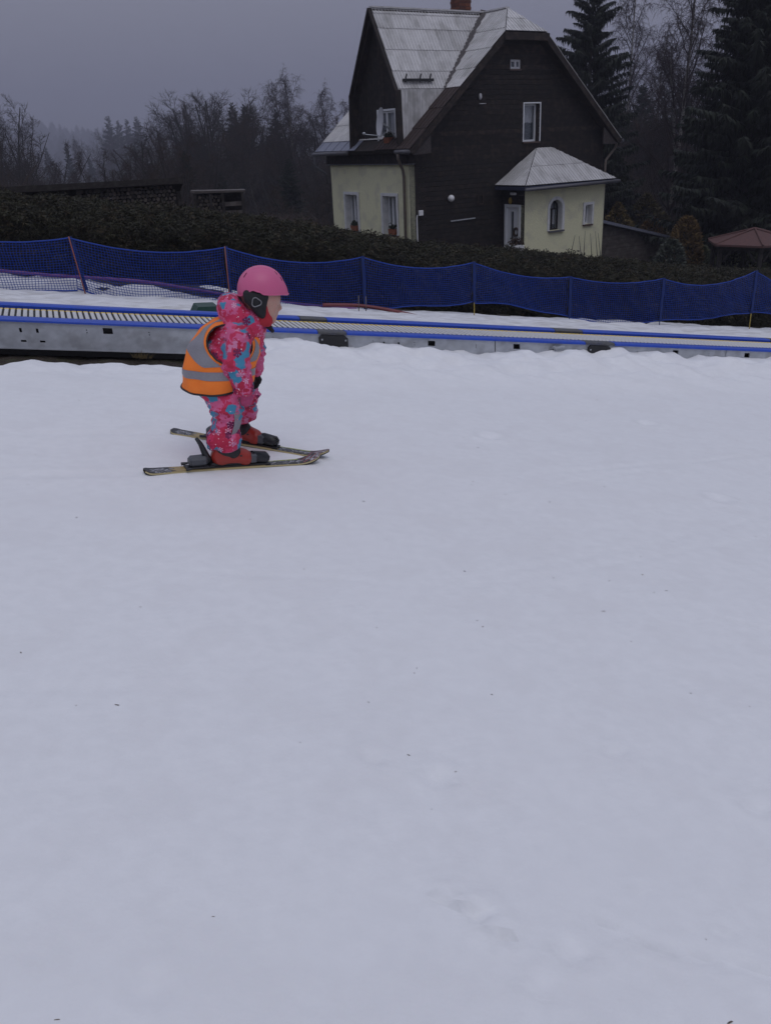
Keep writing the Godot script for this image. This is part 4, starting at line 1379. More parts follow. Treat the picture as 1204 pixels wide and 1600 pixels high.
# ---------------------------------------------------------------- trees
func spruce_mesh(seed_: int, H: float, R: float, levels: int, twigs: int, gap: float) -> Dictionary:
	var r := RandomNumberGenerator.new()
	r.seed = seed_
	var tr := sb(true)
	tube(tr, [Vector3(0, -0.6, 0), Vector3(0.02, H * 0.3, 0.02), Vector3(-0.02, H * 0.7, 0), Vector3(0, H * 0.99, 0)], [H * 0.016, H * 0.012, H * 0.006, 0.01], 8)
	var st := sb()
	for i in levels:
		var t := pow((i + r.randf() * 0.6) / levels, 0.95)
		var y := H * lerpf(0.07, 0.985, t)
		var L0 := R * pow(1.0 - t, 0.78) * (0.86 + 0.14 * sin(i * 1.7)) + 0.12
		var nb := 5 + r.randi() % 3 if t < 0.85 else 4
		var a0 := r.randf() * TAU
		var y0 := y
		for b in nb:
			if r.randf() < gap: continue
			y = y0 + r.randf_range(-0.5, 0.5) * H * 0.03
			var a := a0 + TAU * b / nb + r.randf_range(-0.35, 0.35)
			var L := L0 * r.randf_range(0.45, 1.15)
			var out := Vector3(cos(a), 0, sin(a))
			var side := Vector3(-sin(a), 0, cos(a))
			var droop := lerpf(0.45, -0.45, t) + r.randf_range(-0.18, 0.18)
			var n := maxi(4, int(twigs * (0.35 + 0.65 * L / R)))
			var c0 := r.randf_range(0.75, 1.3)
			st.set_color(Color(0.02, 0.017, 0.014))
			var tip := Vector3(0, y, 0) + out * L + Vector3(0, -droop * L + 0.12 * L, 0)
			var prev := Vector3(0, y, 0)
			for k in range(1, 5):
				var f := k / 4.0
				var p := Vector3(0, y, 0) + out * L * f + Vector3(0, -droop * L * sin(f * 1.9) / sin(1.9) + 0.12 * L * f * f, 0)
				var w := 0.014 * (1.1 - f) + 0.004
				tri(st, prev - side * w, prev + side * w, p)
				tri(st, prev + Vector3(0, w, 0), p, prev - Vector3(0, w, 0))
				prev = p
			for k in n:
				var f := 0.12 + 0.88 * pow((k + r.randf()) / n, 0.8)
				var p := Vector3(0, y, 0) + out * L * f + Vector3(0, -droop * L * sin(f * 1.9) / sin(1.9) + 0.12 * L * f * f, 0)
				var sg := -1.0 if k % 2 else 1.0
				var tl := (0.10 + 0.16 * (1.0 - f)) * minf(L, 1.9) * r.randf_range(0.6, 1.3) + 0.06
				var d := (side * sg * r.randf_range(0.4, 1.0) + out * r.randf_range(0.3, 0.9) + Vector3(0, r.randf_range(-0.95, -0.05), 0)).normalized()
				var u := d.cross(Vector3(r.randfn() * 0.5, 1, r.randfn() * 0.5)).normalized()
				var w := minf(0.036, tl * r.randf_range(0.12, 0.2))
				var m := p + d * tl * 0.45
				var e := p + d * tl + Vector3(0, -0.18 * tl, 0)
				var g := c0 * r.randf_range(0.7, 1.35)
				st.set_color(Color(0.0125 * g, 0.0165 * g, 0.0095 * g))
				tri(st, p, m + u * w, m - u * w)
				tri(st, m - u * w, m + u * w, e)
				# hanging under-spray
				var h := p + d * tl * 0.4 + Vector3(r.randfn() * 0.03, -tl * r.randf_range(0.4, 1.3), r.randfn() * 0.03)
				tri(st, p + d * tl * 0.12, p + d * tl * 0.5, h)
	return {"trunk": fin(tr), "tm": M.bark, "crown": fin(st), "cm": M.needles}

func limb(st: SurfaceTool, r: RandomNumberGenerator, p: Vector3, d: Vector3, L: float, rad: float, segs: int, sides: int, trop: Vector3, wob: float) -> Array:
	var pts := [p]
	var rr := [rad]
	for i in segs:
		d = (d + Vector3(r.randfn(), r.randfn(), r.randfn()) * wob + trop / segs).normalized()
		p += d * L / segs
		pts.append(p)
		rr.append(lerpf(rad, rad * 0.25, float(i + 1) / segs))
	tube(st, pts, rr, sides)
	return pts

func bare_mesh(seed_: int, H: float, o: Dictionary) -> Dictionary:
	var r := RandomNumberGenerator.new()
	r.seed = seed_
	var tr := sb(true)
	var tw := sb(true)
	var along := func(pts: Array, f: float) -> Array:
		var x: float = f * (pts.size() - 1)
		var i := mini(int(x), pts.size() - 2)
		return [pts[i].lerp(pts[i + 1], x - i), (pts[i + 1] - pts[i]).normalized()]
	for s in o.get("stems", 1):
		var lean: Vector3 = Vector3(r.randfn(), 0, r.randfn()) * o.get("lean", 0.05)
		var h: float = H * (1.0 if s == 0 else r.randf_range(0.65, 0.95))
		var tk := limb(tr, r, Vector3(r.randfn(), 0, r.randfn()) * 0.12 * float(s > 0) - Vector3(0, 0.5, 0), (Vector3.UP + lean).normalized(), h + 0.4, H * o.get("rad", 0.012), 9, 8, Vector3(0, 0.25, 0), o.get("crook", 0.05))
		var nl: int = o.get("limbs", 14)
		for i in nl:
			var f: float = lerpf(o.get("start", 0.22), 0.97, (i + r.randf()) / nl)
			var q: Array = along.call(tk, f)
			var a := r.randf() * TAU
			var ang: float = lerpf(o.get("ang0", 1.0), o.get("ang1", 0.45), f)
			var d: Vector3 = (Vector3(cos(a), 0, sin(a)) * sin(ang) + Vector3.UP * cos(ang)).normalized()
			var L: float = H * o.get("len", 0.34) * (1.05 - f * 0.75) * r.randf_range(0.7, 1.15)
			var l1 := limb(tw if o.has("bark") else tr, r, q[0], d, L, H * 0.0042 * (1.25 - f), 6, 5, Vector3(0, o.get("up", 0.35), 0), 0.12)
			for j in int(o.get("n2", 8)):
				var f2 := lerpf(0.2, 1.0, (j + r.randf()) / o.get("n2", 8))
				var q2: Array = along.call(l1, f2)
				var d2: Vector3 = (q2[1] * 0.9 + Vector3(r.randfn(), r.randfn() + 0.15, r.randfn()) * 0.62).normalized()
				var L2: float = L * 0.42 * (1.2 - f2 * 0.6) * r.randf_range(0.6, 1.2)
				var l2 := limb(tw, r, q2[0], d2, L2, 0.0135, 3, 3, Vector3(0, o.get("up2", 0.25), 0), 0.15)
				for k in int(o.get("n3", 6)):
					var f3 := lerpf(0.15, 1.0, (k + r.randf()) / o.get("n3", 6))
					var q3: Array = along.call(l2, f3)
					var d3: Vector3 = (q3[1] * 0.8 + Vector3(r.randfn(), r.randfn() + 0.1, r.randfn()) * 0.6).normalized()
					var L3: float = L2 * 0.5 * r.randf_range(0.6, 1.2) + o.get("twig", 0.15)
					var l3 := limb(tw, r, q3[0], d3, L3, 0.0075, 2, 3, Vector3(0, o.get("up3", 0.1), 0), 0.16)
					for m in int(o.get("n4", 3)):
						var q4: Array = along.call(l3, r.randf_range(0.2, 1.0))
						var d4: Vector3 = (q4[1] * 0.7 + Vector3(r.randfn(), r.randfn(), r.randfn()) * 0.6 + Vector3(0, o.get("up3", 0.1), 0)).normalized()
						var L4: float = (L3 * 0.55 + o.get("twig", 0.15) * 0.6) * r.randf_range(0.6, 1.2)
						var u := d4.cross(Vector3(r.randfn(), r.randfn(), r.randfn())).normalized() * 0.006
						var v := d4.cross(u).normalized() * 0.006
						var e: Vector3 = q4[0] + d4 * L4 + Vector3(0, o.get("up3", 0.1) * L4 * 0.4, 0)
						tri(tw, q4[0] - u, q4[0] + u, e)
						tri(tw, q4[0] - v, q4[0] + v, e)
	return {"trunk": fin(tr), "tm": o.get("bark", M.bark), "crown": fin(tw), "cm": o.get("twigs", M.twig)}

const TREES := [
	["bareA", -27.02, -65.98, 10.35, 1.00, "g0"],
	["bareB", -24.25, -63.74, 9.38, 1.00, "bare grey tree at the far left edge above the woodshed"],
	["bareC", -26.18, -72.95, 9.17, 1.00, "g0"],
	["bareC", -33.74, -86.67, 10.35, 1.20, "g0"],
	["spruce", -47.64, -139.33, 10.82, 0.90, "g1"],
	["spruce", -40.11, -125.50, 11.23, 0.80, "slender lone spruce in the mist above the woodshed"],
	["birch", -36.58, -118.48, 11.38, 0.70, "g1"],
	["spruce", -39.83, -133.69, 9.92, 1.00, "g1"],
	["bareA", -42.39, -149.09, 13.93, 1.00, "g1"],
	["spruce", -40.70, -149.56, 16.41, 1.10, "g1"],
	["spruce", -40.85, -155.94, 16.09, 1.10, "g1"],
	["spruce", -38.70, -153.29, 16.34, 1.00, "g1"],
	["spruce", -35.76, -147.63, 16.76, 1.00, "g1"],
	["birch", -34.45, -151.12, 17.53, 1.00, "g1"],
	["spruce", -32.18, -146.87, 16.17, 1.00, "g1"],
	["bareB", -37.65, -159.93, 17.01, 1.00, "g1"],
	["bareC", -29.44, -139.53, 14.21, 1.30, "g1"],
	["bareB", -37.70, -137.53, 12.84, 1.30, "g1"],
	["bareC", -8.55, -32.91, 3.92, 1.00, "small crooked bare tree right behind the woodshed roof"],
	["bareC", -10.94, -38.47, 3.90, 1.20, "g2"],
	["bareC", -8.97, -38.98, 3.98, 1.20, "g2"],
	["bareA", -17.00, -88.28, 13.70, 1.20, "g3"],
	["bareB", -15.12, -85.47, 14.57, 1.30, "g3"],
	["bareA", -13.35, -84.20, 14.77, 1.30, "broad many stemmed bare tree left of the pair of spruces"],
	["bareC", -12.90, -76.42, 12.51, 1.50, "g3"],
	["bareC", -11.72, -79.74, 13.00, 1.40, "g3"],
	["bareA", -9.31, -76.94, 11.41, 1.30, "g3"],
	["bareC", -13.45, -73.17, 10.47, 1.60, "g3"],
	["bareC", -9.28, -70.69, 10.01, 1.60, "g3"],
	["spruce", -13.40, -95.16, 16.32, 0.90, "left one of two spruces rising side by side above bare trees"],
	["spruce", -12.25, -95.32, 16.27, 1.00, "right one of two spruces rising side by side above bare trees"],
	["spruce", -10.43, -92.41, 12.90, 1.30, "g3"],
	["spruce", -8.87, -92.58, 15.65, 1.20, "dark spruce just left of the tall birches near the house"],
	["bareC", -7.37, -70.92, 9.27, 1.70, "g3"],
	["bareA", -6.04, -69.49, 9.52, 1.60, "g3"],
	["bareC", -4.97, -71.13, 10.32, 1.70, "g3"],
	["bareA", -3.67, -69.65, 9.90, 1.60, "g3"],
	["bareC", -2.59, -72.80, 10.32, 1.70, "g3"],
	["birch", -6.23, -83.47, 16.40, 1.00, "tallest leafless birch left of the house"],
	["birch", -5.04, -86.65, 16.93, 1.00, "g4"],
	["birch", -3.72, -83.62, 15.59, 0.90, "g4"],
	["birch", -2.20, -86.77, 15.43, 1.00, "g4"],
	["spruce", -1.08, -92.99, 14.82, 1.20, "g3"],
	["sprucebig", 9.51, -40.91, 13.22, 1.00, "tall spruce with drooping boughs right behind the house roof"],
	["bareB", 15.41, -76.46, 17.60, 1.00, "g5"],
	["spruce", 17.24, -65.37, 12.70, 1.10, "g5"],
	["birch", 19.34, -68.83, 18.41, 1.00, "g5"],
	["birchbig", 13.48, -41.88, 13.84, 1.00, "pale trunked birch between the two big spruces"],
	["birch", 15.29, -43.39, 14.73, 1.00, "second birch leaning beside the big right spruce"],
	["birch", 21.55, -72.25, 16.30, 1.00, "g5"],
	["bareA", 22.77, -74.60, 14.12, 1.30, "g5"],
	["bareB", 25.70, -76.39, 14.77, 1.30, "g5"],
	["bareC", 17.07, -60.02, 10.03, 1.60, "g5"],
	["bareA", 18.59, -59.57, 9.55, 1.60, "g5"],
	["bareC", 21.11, -61.48, 10.42, 1.60, "g5"],
	["spruce", 24.26, -82.30, 10.77, 1.40, "g5"],
	["spruce", 25.79, -79.10, 9.97, 1.40, "g5"],
	["spruce", 12.02, -44.40, 6.29, 1.30, "g5"],
	["sprucebig", 12.79, -31.50, 12.45, 1.15, "huge dark spruce filling the right edge above the gazebo"],
	["sprucebig", 15.52, -34.68, 13.00, 1.10, "g5"],
	["spruce", 15.43, -41.20, 8.47, 1.30, "g5"],
	["spruce", 12.89, -35.75, 6.43, 1.20, "g5"],
	["spruce", 16.60, -38.58, 8.14, 1.60, "g5"],
	["spruce", 23.72, -60.52, 9.09, 1.50, "g5"],
	["bareA", -30.01, -71.32, 10.32, 1.25, "g0"],
	["bareC", -25.88, -64.85, 8.68, 1.25, "g0"],
	["bareB", -27.07, -69.55, 9.77, 1.25, "g0"],
	["bareC", -27.94, -74.82, 10.11, 1.25, "g0"],
	["bareA", -28.86, -78.94, 10.48, 1.25, "g0"],
	["bareC", -30.16, -84.51, 9.78, 1.25, "g0"],
	["bareB", -16.42, -83.25, 12.13, 1.25, "g3"],
	["bareC", -15.65, -81.37, 12.71, 1.25, "g3"],
	["bareA", -16.39, -88.15, 14.41, 1.25, "g3"],
	["bareC", -15.92, -88.57, 14.55, 1.25, "g3"],
	["bareB", -13.32, -76.85, 12.79, 1.25, "g3"],
	["bareC", -14.92, -90.18, 15.43, 1.25, "g3"],
	["bareA", -11.34, -70.67, 12.09, 1.25, "g3"],
	["bareC", -12.10, -78.09, 13.33, 1.25, "g3"],
	["bareB", -11.92, -79.90, 13.75, 1.25, "g3"],
	["bareC", -11.85, -81.86, 13.73, 1.25, "g3"],
	["bareA", -11.45, -84.34, 13.75, 1.25, "g3"],
	["bareC", -11.49, -92.06, 14.49, 1.25, "g3"],
	["bareB", -10.58, -88.92, 13.66, 1.25, "g3"],
	["bareC", -8.91, -81.83, 11.80, 1.25, "g3"],
	["bareA", -7.91, -88.47, 14.04, 1.25, "g3"],
	["bareC", -5.64, -69.55, 10.86, 1.25, "g3"],
	["bareB", -4.56, -70.25, 11.22, 1.25, "g3"],
	["bareC", -3.45, -71.86, 11.62, 1.25, "g3"],
	["bareA", -3.46, -89.78, 14.94, 1.25, "g3"],
	["bareC", -2.12, -69.28, 10.87, 1.25, "g3"],
]
const GROUPS := {
	"g0": ["at the far left edge", "bare trees at the left edge"],
	"g1": ["in the misty clump above the woodshed roof", "misty trees above the woodshed"],
	"g2": ["close behind the woodshed", "low trees behind the woodshed"],
	"g3": ["in the dense thicket left of the house", "thicket left of the house"],
	"g4": ["in the row just left of the house roof", "birches left of the house"],
	"g5": ["in the wood behind and right of the house", "wood right of the house"],
}
const LOOKS := {"spruce": "dark spruce", "sprucebig": "tall dark spruce", "bareA": "grey bare tree with three stems", "bareB": "grey bare tree with twin stems", "bareC": "brown bare tree with many stems", "birch": "leafless thin birch", "birchbig": "leafless birch"}

func build_trees() -> void:
	var base := {"spruce": 10.0, "sprucebig": 14.0, "bareA": 10.0, "bareB": 10.0, "bareC": 8.0, "birch": 12.0, "birchbig": 14.0}
	var P := {
		"spruce": [spruce_mesh(11, 10.0, 2.3, 74, 44, 0.05), spruce_mesh(12, 10.0, 2.0, 76, 40, 0.08)],
		"sprucebig": [spruce_mesh(13, 14.0, 4.1, 104, 80, 0.22), spruce_mesh(14, 14.0, 4.0, 120, 100, 0.05)],
		"bareA": [bare_mesh(21, 10.0, {"stems": 3, "limbs": 11, "start": 0.15, "lean": 0.16, "ang0": 0.85, "ang1": 0.5, "len": 0.44, "up": 0.55, "n2": 8, "n3": 5, "n4": 3, "twigs": M.twig})],
		"bareB": [bare_mesh(22, 10.0, {"stems": 2, "limbs": 13, "start": 0.2, "lean": 0.10, "ang0": 0.95, "ang1": 0.5, "len": 0.42, "up": 0.6, "n2": 8, "n3": 5, "n4": 3, "twigs": M.twig})],
		"bareC": [bare_mesh(23, 8.0, {"stems": 5, "limbs": 7, "start": 0.08, "lean": 0.28, "ang0": 0.7, "ang1": 0.4, "len": 0.33, "up": 0.6, "n2": 7, "n3": 5, "n4": 3, "rad": 0.008, "twigs": M.twig_brown}), bare_mesh(24, 8.0, {"stems": 6, "limbs": 6, "start": 0.06, "lean": 0.32, "ang0": 0.6, "ang1": 0.4, "len": 0.30, "up": 0.7, "n2": 7, "n3": 5, "n4": 3, "rad": 0.007, "twigs": M.twig_brown})],
		"birch": [bare_mesh(25, 12.0, {"stems": 1, "limbs": 28, "start": 0.24, "ang0": 0.9, "ang1": 0.4, "len": 0.36, "up": 0.45, "up2": -0.15, "up3": -0.55, "n2": 8, "n3": 6, "n4": 3, "rad": 0.009, "crook": 0.045, "bark": M.birch_bark, "twigs": M.birch_twig}), bare_mesh(26, 12.0, {"stems": 2, "limbs": 18, "start": 0.25, "ang0": 0.85, "ang1": 0.4, "len": 0.35, "up": 0.45, "up2": -0.1, "up3": -0.5, "n2": 8, "n3": 6, "n4": 3, "rad": 0.008, "crook": 0.05, "bark": M.birch_bark, "twigs": M.birch_twig})],
		"birchbig": [bare_mesh(27, 14.0, {"stems": 1, "limbs": 34, "start": 0.22, "ang0": 0.85, "ang1": 0.4, "len": 0.36, "up": 0.5, "up2": -0.1, "up3": -0.5, "n2": 8, "n3": 6, "n4": 3, "rad": 0.010, "crook": 0.07, "bark": M.birch_bark, "twigs": M.birch_twig})],
	}
	var names := {"spruce": "spruce_tree", "sprucebig": "spruce_tree", "bareA": "bare_tree", "bareB": "bare_tree", "bareC": "bare_tree", "birch": "birch_tree", "birchbig": "birch_tree"}
	var used := {}
	var all := TREES.duplicate()
	# fill of the thicket and of the wood: az, distance, height
	var kinds := ["bareC", "bareA", "bareC", "bareB", "bareC", "spruce"]
	for i in 56:
		var az := deg_to_rad(lerpf(-14.0, 0.5, (i + 0.5) / 56.0) + rng.randf_range(-0.5, 0.5))
		var d := rng.randf_range(48, 92)
		all.append([kinds[i % 6], sin(az) * d, -cos(az) * d, rng.randf_range(5.2, 7.2) * (0.55 + 0.45 * d / 70.0), rng.randf_range(1.2, 1.7), "g3"])
	for i in 16:
		var az := deg_to_rad(lerpf(-27.0, -14.0, (i + 0.5) / 16.0) + rng.randf_range(-0.5, 0.5))
		var d := rng.randf_range(85, 150)
		all.append([kinds[i % 6], sin(az) * d, -cos(az) * d, rng.randf_range(6.0, 8.5) * (0.4 + 0.6 * d / 110.0), rng.randf_range(1.2, 1.6), "g1"])
	for i in 30:
		var az := deg_to_rad(lerpf(12.5, 25.0, (i + 0.5) / 30.0) + rng.randf_range(-0.5, 0.5))
		var d := rng.randf_range(50, 95)
		all.append([["bareC", "spruce", "bareA", "birch", "spruce"][i % 5], sin(az) * d, -cos(az) * d, rng.randf_range(9.0, 12.5) * (0.5 + 0.5 * d / 70.0), rng.randf_range(1.1, 1.5), "g5"])
	for i in all.size():
		var t: Array = all[i]
		var k: String = t[0]
		used[k] = used.get(k, -1) + 1
		var pr: Dictionary = P[k][used[k] % P[k].size()]
		var lab: String = t[5]
		var grp := ""
		if GROUPS.has(lab):
			grp = GROUPS[lab][1]
			lab = LOOKS[k] + " " + GROUPS[lab][0]
		var o := thing(names[k], lab, "tree", Vector3(t[1], ground_y(t[1], t[2]), t[2]), grp)
		o.rotation.y = rng.randf() * TAU
		var sc: float = t[3] / base[k]
		o.scale = Vector3(sc * t[4], sc, sc * t[4])
		mi("trunk", pr.trunk, pr.tm, o)
		mi("crown", pr.crown, pr.cm, o)
	# clipped and wild shrubs in the garden right of the house
	var shrub := func(called: String, label: String, p: Vector3, h: float, r: float, c: Color, n: int, tall: bool, leaf: float) -> void:
		var o := thing(called, label, "shrub", Vector3(p.x, ground_y(p.x, p.z), p.z))
		var st := sb(true)
		tube(st, [Vector3(0, -0.2, 0), Vector3(0, h * 0.6, 0)], [0.05, 0.02], 6)
		part("trunk", st, M.bark, o)
		st = sb()
		for i in n:
			var y := rng.randf()
			var w := (sin(PI * pow(y, 0.75)) * 0.8 + 0.35 * (1.0 - y)) if not tall else sqrt(maxf(0.0, 1.0 - pow(maxf(0.0, y - 0.25) / 0.75, 2.2)))
			var a := rng.randf() * TAU
			var q := sqrt(rng.randf()) * 0.35 + 0.65
			var bump_ := 1.0 + 0.12 * nC.get_noise_2d(a * 2.0, y * 5.0)
			var cpt := Vector3(cos(a) * r * w * q * bump_, y * h, sin(a) * r * w * q * bump_)
			var d := (Vector3(cos(a), 0.6, sin(a)) + Vector3(rng.randfn(), rng.randfn(), rng.randfn()) * 0.5).normalized() * leaf * rng.randf_range(0.7, 1.4)
			var u := d.cross(Vector3(rng.randfn(), rng.randfn(), rng.randfn())).normalized() * leaf * 0.3
			var g := rng.randf_range(0.55, 1.5)
			st.set_color(Color(c.r * g, c.g * g, c.b * g))
			tri(st, cpt - u, cpt + u, cpt + d)
			tri(st, cpt + u, cpt - u, cpt - d * 0.4)
		part("crown", st, M.needles, o)
	shrub.call("clipped_thuja", "rounded orange brown thuja just right of the garage", Vector3(10.2, 0, -29.3), 2.75, 0.62, Color(0.12, 0.076, 0.026), 4500, true, 0.10)
	shrub.call("clipped_thuja", "smaller orange brown thuja behind the garage roof", Vector3(10.93, 0, -35.35), 2.96, 0.66, Color(0.135, 0.076, 0.026), 3500, true, 0.10)
	shrub.call("pine_bush", "grey green bush in front of the garage end", Vector3(9.05, 0, -27.2), 1.95, 0.52, Color(0.075, 0.085, 0.066), 3000, true, 0.10)
	shrub.call("golden_bush", "loose yellowish bush behind the garage near the house", Vector3(10.4, 0, -38.5), 3.7, 1.3, Color(0.13, 0.092, 0.028), 2500, false, 0.12)
	shrub.call("olive_bush", "wide dull olive bush below the birch trunk", Vector3(12.1, 0, -40.2), 4.2, 1.9, Color(0.075, 0.06, 0.022), 5000, false, 0.14)
	shrub.call("garden_bush", "low pale green bush left of the gazebo", Vector3(10.9, 0, -29.5), 1.9, 0.7, Color(0.13, 0.14, 0.085), 2500, false, 0.1)
	shrub.call("garden_bush", "pale green bush seen through the posts of the gazebo", Vector3(12.4, 0, -30.6), 2.3, 1.5, Color(0.13, 0.14, 0.08), 4500, false, 0.1)
	# brown brush along the foot of the woods
	var mm := MultiMesh.new()
	mm.transform_format = MultiMesh.TRANSFORM_3D
	mm.use_colors = true
	var st := sb()
	var r := RandomNumberGenerator.new()
	r.seed = 77
	for i in 70:
		var b := Vector3(r.randfn() * 0.25, -0.1, r.randfn() * 0.25)
		var e := b + Vector3(r.randfn() * 0.35, r.randf_range(0.5, 1.9), r.randfn() * 0.35)
		var m := b.lerp(e, 0.55) + Vector3(r.randfn(), 0, r.randfn()) * 0.08
		var u := Vector3(r.randfn(), 0, r.randfn()).normalized() * 0.008
		tri(st, b - u, b + u, m + u * 0.6); tri(st, b - u, m + u * 0.6, m - u * 0.6); tri(st, m - u * 0.6, m + u * 0.6, e)
		for k in 3:
			var q := m.lerp(e, r.randf())
			tri(st, q - u * 0.5, q + u * 0.5, q + Vector3(r.randfn() * 0.25, r.randf_range(0.05, 0.4), r.randfn() * 0.25))
	mm.mesh = fin(st)
	var xs := []
	while xs.size() < 2600:
		var x := rng.randf_range(-45, 40)
		var z := rng.randf_range(-85, -26)
		var q := so(x, z)
		if q.y < 17.5: continue
		var hl := Basis(Vector3.UP, deg_to_rad(-33)) * (Vector3(x, 0, z) - Vector3(1.311, 0, -26.968))
		if hl.x > -6.0 and hl.x < 12.0 and hl.z > -9.0 and hl.z < 5.0: continue
		if Vector2(x - 11.75, z + 27.7).length() < 3.0: continue
		xs.append(Vector3(x, ground_y(x, z), z))
	mm.instance_count = xs.size()
	for i in xs.size():
		var z := rng.randf_range(0.7, 1.6)
		mm.set_instance_transform(i, Transform3D(Basis(Vector3.UP, rng.randf() * TAU).scaled(Vector3(z * 1.5, z, z * 1.5)), xs[i]))
		var g := rng.randf_range(0.6, 1.3)
		mm.set_instance_color(i, Color(0.060 * g, 0.040 * g, 0.028 * g))
	var d := MultiMeshInstance3D.new()
	d.name = "undergrowth"
	d.multimesh = mm
	d.material_override = M.needles
	add_child(d)
	tag(d, "brown leafless undergrowth along the foot of the woods", "undergrowth", "", "stuff")
	# far wooded hillside lost in the mist
	mm = MultiMesh.new()
	mm.transform_format = MultiMesh.TRANSFORM_3D
	mm.mesh = P.spruce[0].crown
	var n := 3200
	mm.instance_count = n
	for i in n:
		var off := rng.randf_range(170, 380)
		var s := rng.randf_range(-120, 330)
		var p := P0 + BH * s + PR * off
		var z := rng.randf_range(0.5, 0.8)
		mm.set_instance_transform(i, Transform3D(Basis(Vector3.UP, rng.randf() * TAU).scaled(Vector3(z * 1.6, z, z * 1.6)), Vector3(p.x, ground_y(p.x, p.z) - 0.5, p.z)))
	d = MultiMeshInstance3D.new()
	d.name = "far_forest"
	d.multimesh = mm
	d.material_override = M.needles
	add_child(d)
	tag(d, "far wooded hillside fading into the mist", "forest", "", "stuff")

# mist lying in the valley behind the trees
func build_mist() -> void:
	var fv := FogVolume.new()
	fv.name = "mist_bank"
	fv.shape = RenderingServer.FOG_VOLUME_SHAPE_BOX
	fv.size = Vector3(900, 48, 325)
	var fm := FogMaterial.new()
	fm.density = 0.005
	fm.albedo = lin(0.80, 0.81, 0.95)
	fv.material = fm
	add_child(fv)
	fv.basis = Basis(BH, Vector3.UP, -PR)
	fv.position = P0 + PR * 265.0 + BH * 60.0 + Vector3(0, 2, 0)
	tag(fv, "pale mist lying in the valley behind the trees", "mist", "", "stuff")

# ---------------------------------------------------------------- implicit shapes meshed as surface nets
# bones: [a, b, radius at a, radius at b]; sharper joins with a larger k
func nets(bones: Array, cell: float, k: float, fold = null) -> Array:
	var lo := Vector3(1e9, 1e9, 1e9)
	var hi := -lo
	for b in bones:
		var r: float = maxf(b[2], b[3]) + 0.02
		lo = lo.min(b[0].min(b[1]) - Vector3(r, r, r))
		hi = hi.max(b[0].max(b[1]) + Vector3(r, r, r))
	var nx := int((hi.x - lo.x) / cell) + 2
	var ny := int((hi.y - lo.y) / cell) + 2
	var nz := int((hi.z - lo.z) / cell) + 2
	var f := PackedFloat32Array()
	f.resize(nx * ny * nz)
	var m := 0.03
	for b in bones:
		var r: float = maxf(b[2], b[3]) + m
		var a: Vector3 = b[0]
		var ab: Vector3 = b[1] - a
		var l2 := maxf(ab.length_squared(), 1e-9)
		var p0: Vector3 = ((a.min(b[1]) - Vector3(r, r, r) - lo) / cell).floor()
		var p1: Vector3 = ((a.max(b[1]) + Vector3(r, r, r) - lo) / cell).ceil()
		for z in range(maxi(0, int(p0.z)), mini(nz - 1, int(p1.z)) + 1):
			for y in range(maxi(0, int(p0.y)), mini(ny - 1, int(p1.y)) + 1):
				for x in range(maxi(0, int(p0.x)), mini(nx - 1, int(p1.x)) + 1):
					var p := lo + Vector3(x, y, z) * cell - a
					var h := clampf(p.dot(ab) / l2, 0.0, 1.0)
					var d := (p - ab * h).length() - lerpf(b[2], b[3], h)
					f[(z * ny + y) * nx + x] += exp(-k * d)
	for i in f.size(): f[i] = -log(maxf(f[i], 1e-5)) / k
	var at := {}
	var verts := PackedVector3Array()
	var idx := PackedInt32Array()
	var sx := 1
	var sy := nx
	var sz := nx * ny
	var corner := [0, sx, sy, sx + sy, sz, sx + sz, sy + sz, sx + sy + sz]
	var edges := [[0, 1], [2, 3], [4, 5], [6, 7], [0, 2], [1, 3], [4, 6], [5, 7], [0, 4], [1, 5], [2, 6], [3, 7]]
	for z in nz - 1:
		for y in ny - 1:
			var row := (z * ny + y) * nx
			for x in nx - 1:
				var i := row + x
				var inside := 0
				for c in corner:
					if f[i + c] < 0.0: inside += 1
				if inside == 0 or inside == 8: continue
				var sum := Vector3.ZERO
				var n := 0
				for e in edges:
					var va := f[i + corner[e[0]]]
					var vb := f[i + corner[e[1]]]
					if (va < 0.0) != (vb < 0.0):
						var t := va / (va - vb)
						var pa := Vector3(e[0] & 1, (e[0] >> 1) & 1, (e[0] >> 2) & 1)
						var pb := Vector3(e[1] & 1, (e[1] >> 1) & 1, (e[1] >> 2) & 1)
						sum += pa.lerp(pb, t)
						n += 1
				at[i] = verts.size()
				verts.append(lo + (Vector3(x, y, z) + sum / n) * cell)
	for i in at:
		for ax in [[sx, sy, sz], [sy, sz, sx], [sz, sx, sy]]:
			var j: int = i + ax[0]
			if j >= f.size(): continue
			if (f[i] < 0.0) == (f[j] < 0.0): continue
			var q := [i - ax[1] - ax[2], i - ax[2], i, i - ax[1]]
			if not (at.has(q[0]) and at.has(q[1]) and at.has(q[3])): continue
			var a: int = at[q[0]]
			var b: int = at[q[1]]
			var c: int = at[q[2]]
			var d: int = at[q[3]]
			if f[i] < 0.0: idx.append_array([a, c, b, a, d, c])
			else: idx.append_array([a, b, c, a, c, d])
	if fold != null:
		var nr := normals_of(verts, idx)
		for i in verts.size(): verts[i] += nr[i] * float(fold.call(verts[i]))
	return [verts, idx]

func normals_of(v: PackedVector3Array, ix: PackedInt32Array) -> PackedVector3Array:
	var nr := PackedVector3Array()
	nr.resize(v.size())
	for i in range(0, ix.size(), 3):
		var n := (v[ix[i + 2]] - v[ix[i]]).cross(v[ix[i + 1]] - v[ix[i]])
		for k in 3: nr[ix[i + k]] += n
	for i in nr.size(): nr[i] = nr[i].normalized()
	return nr

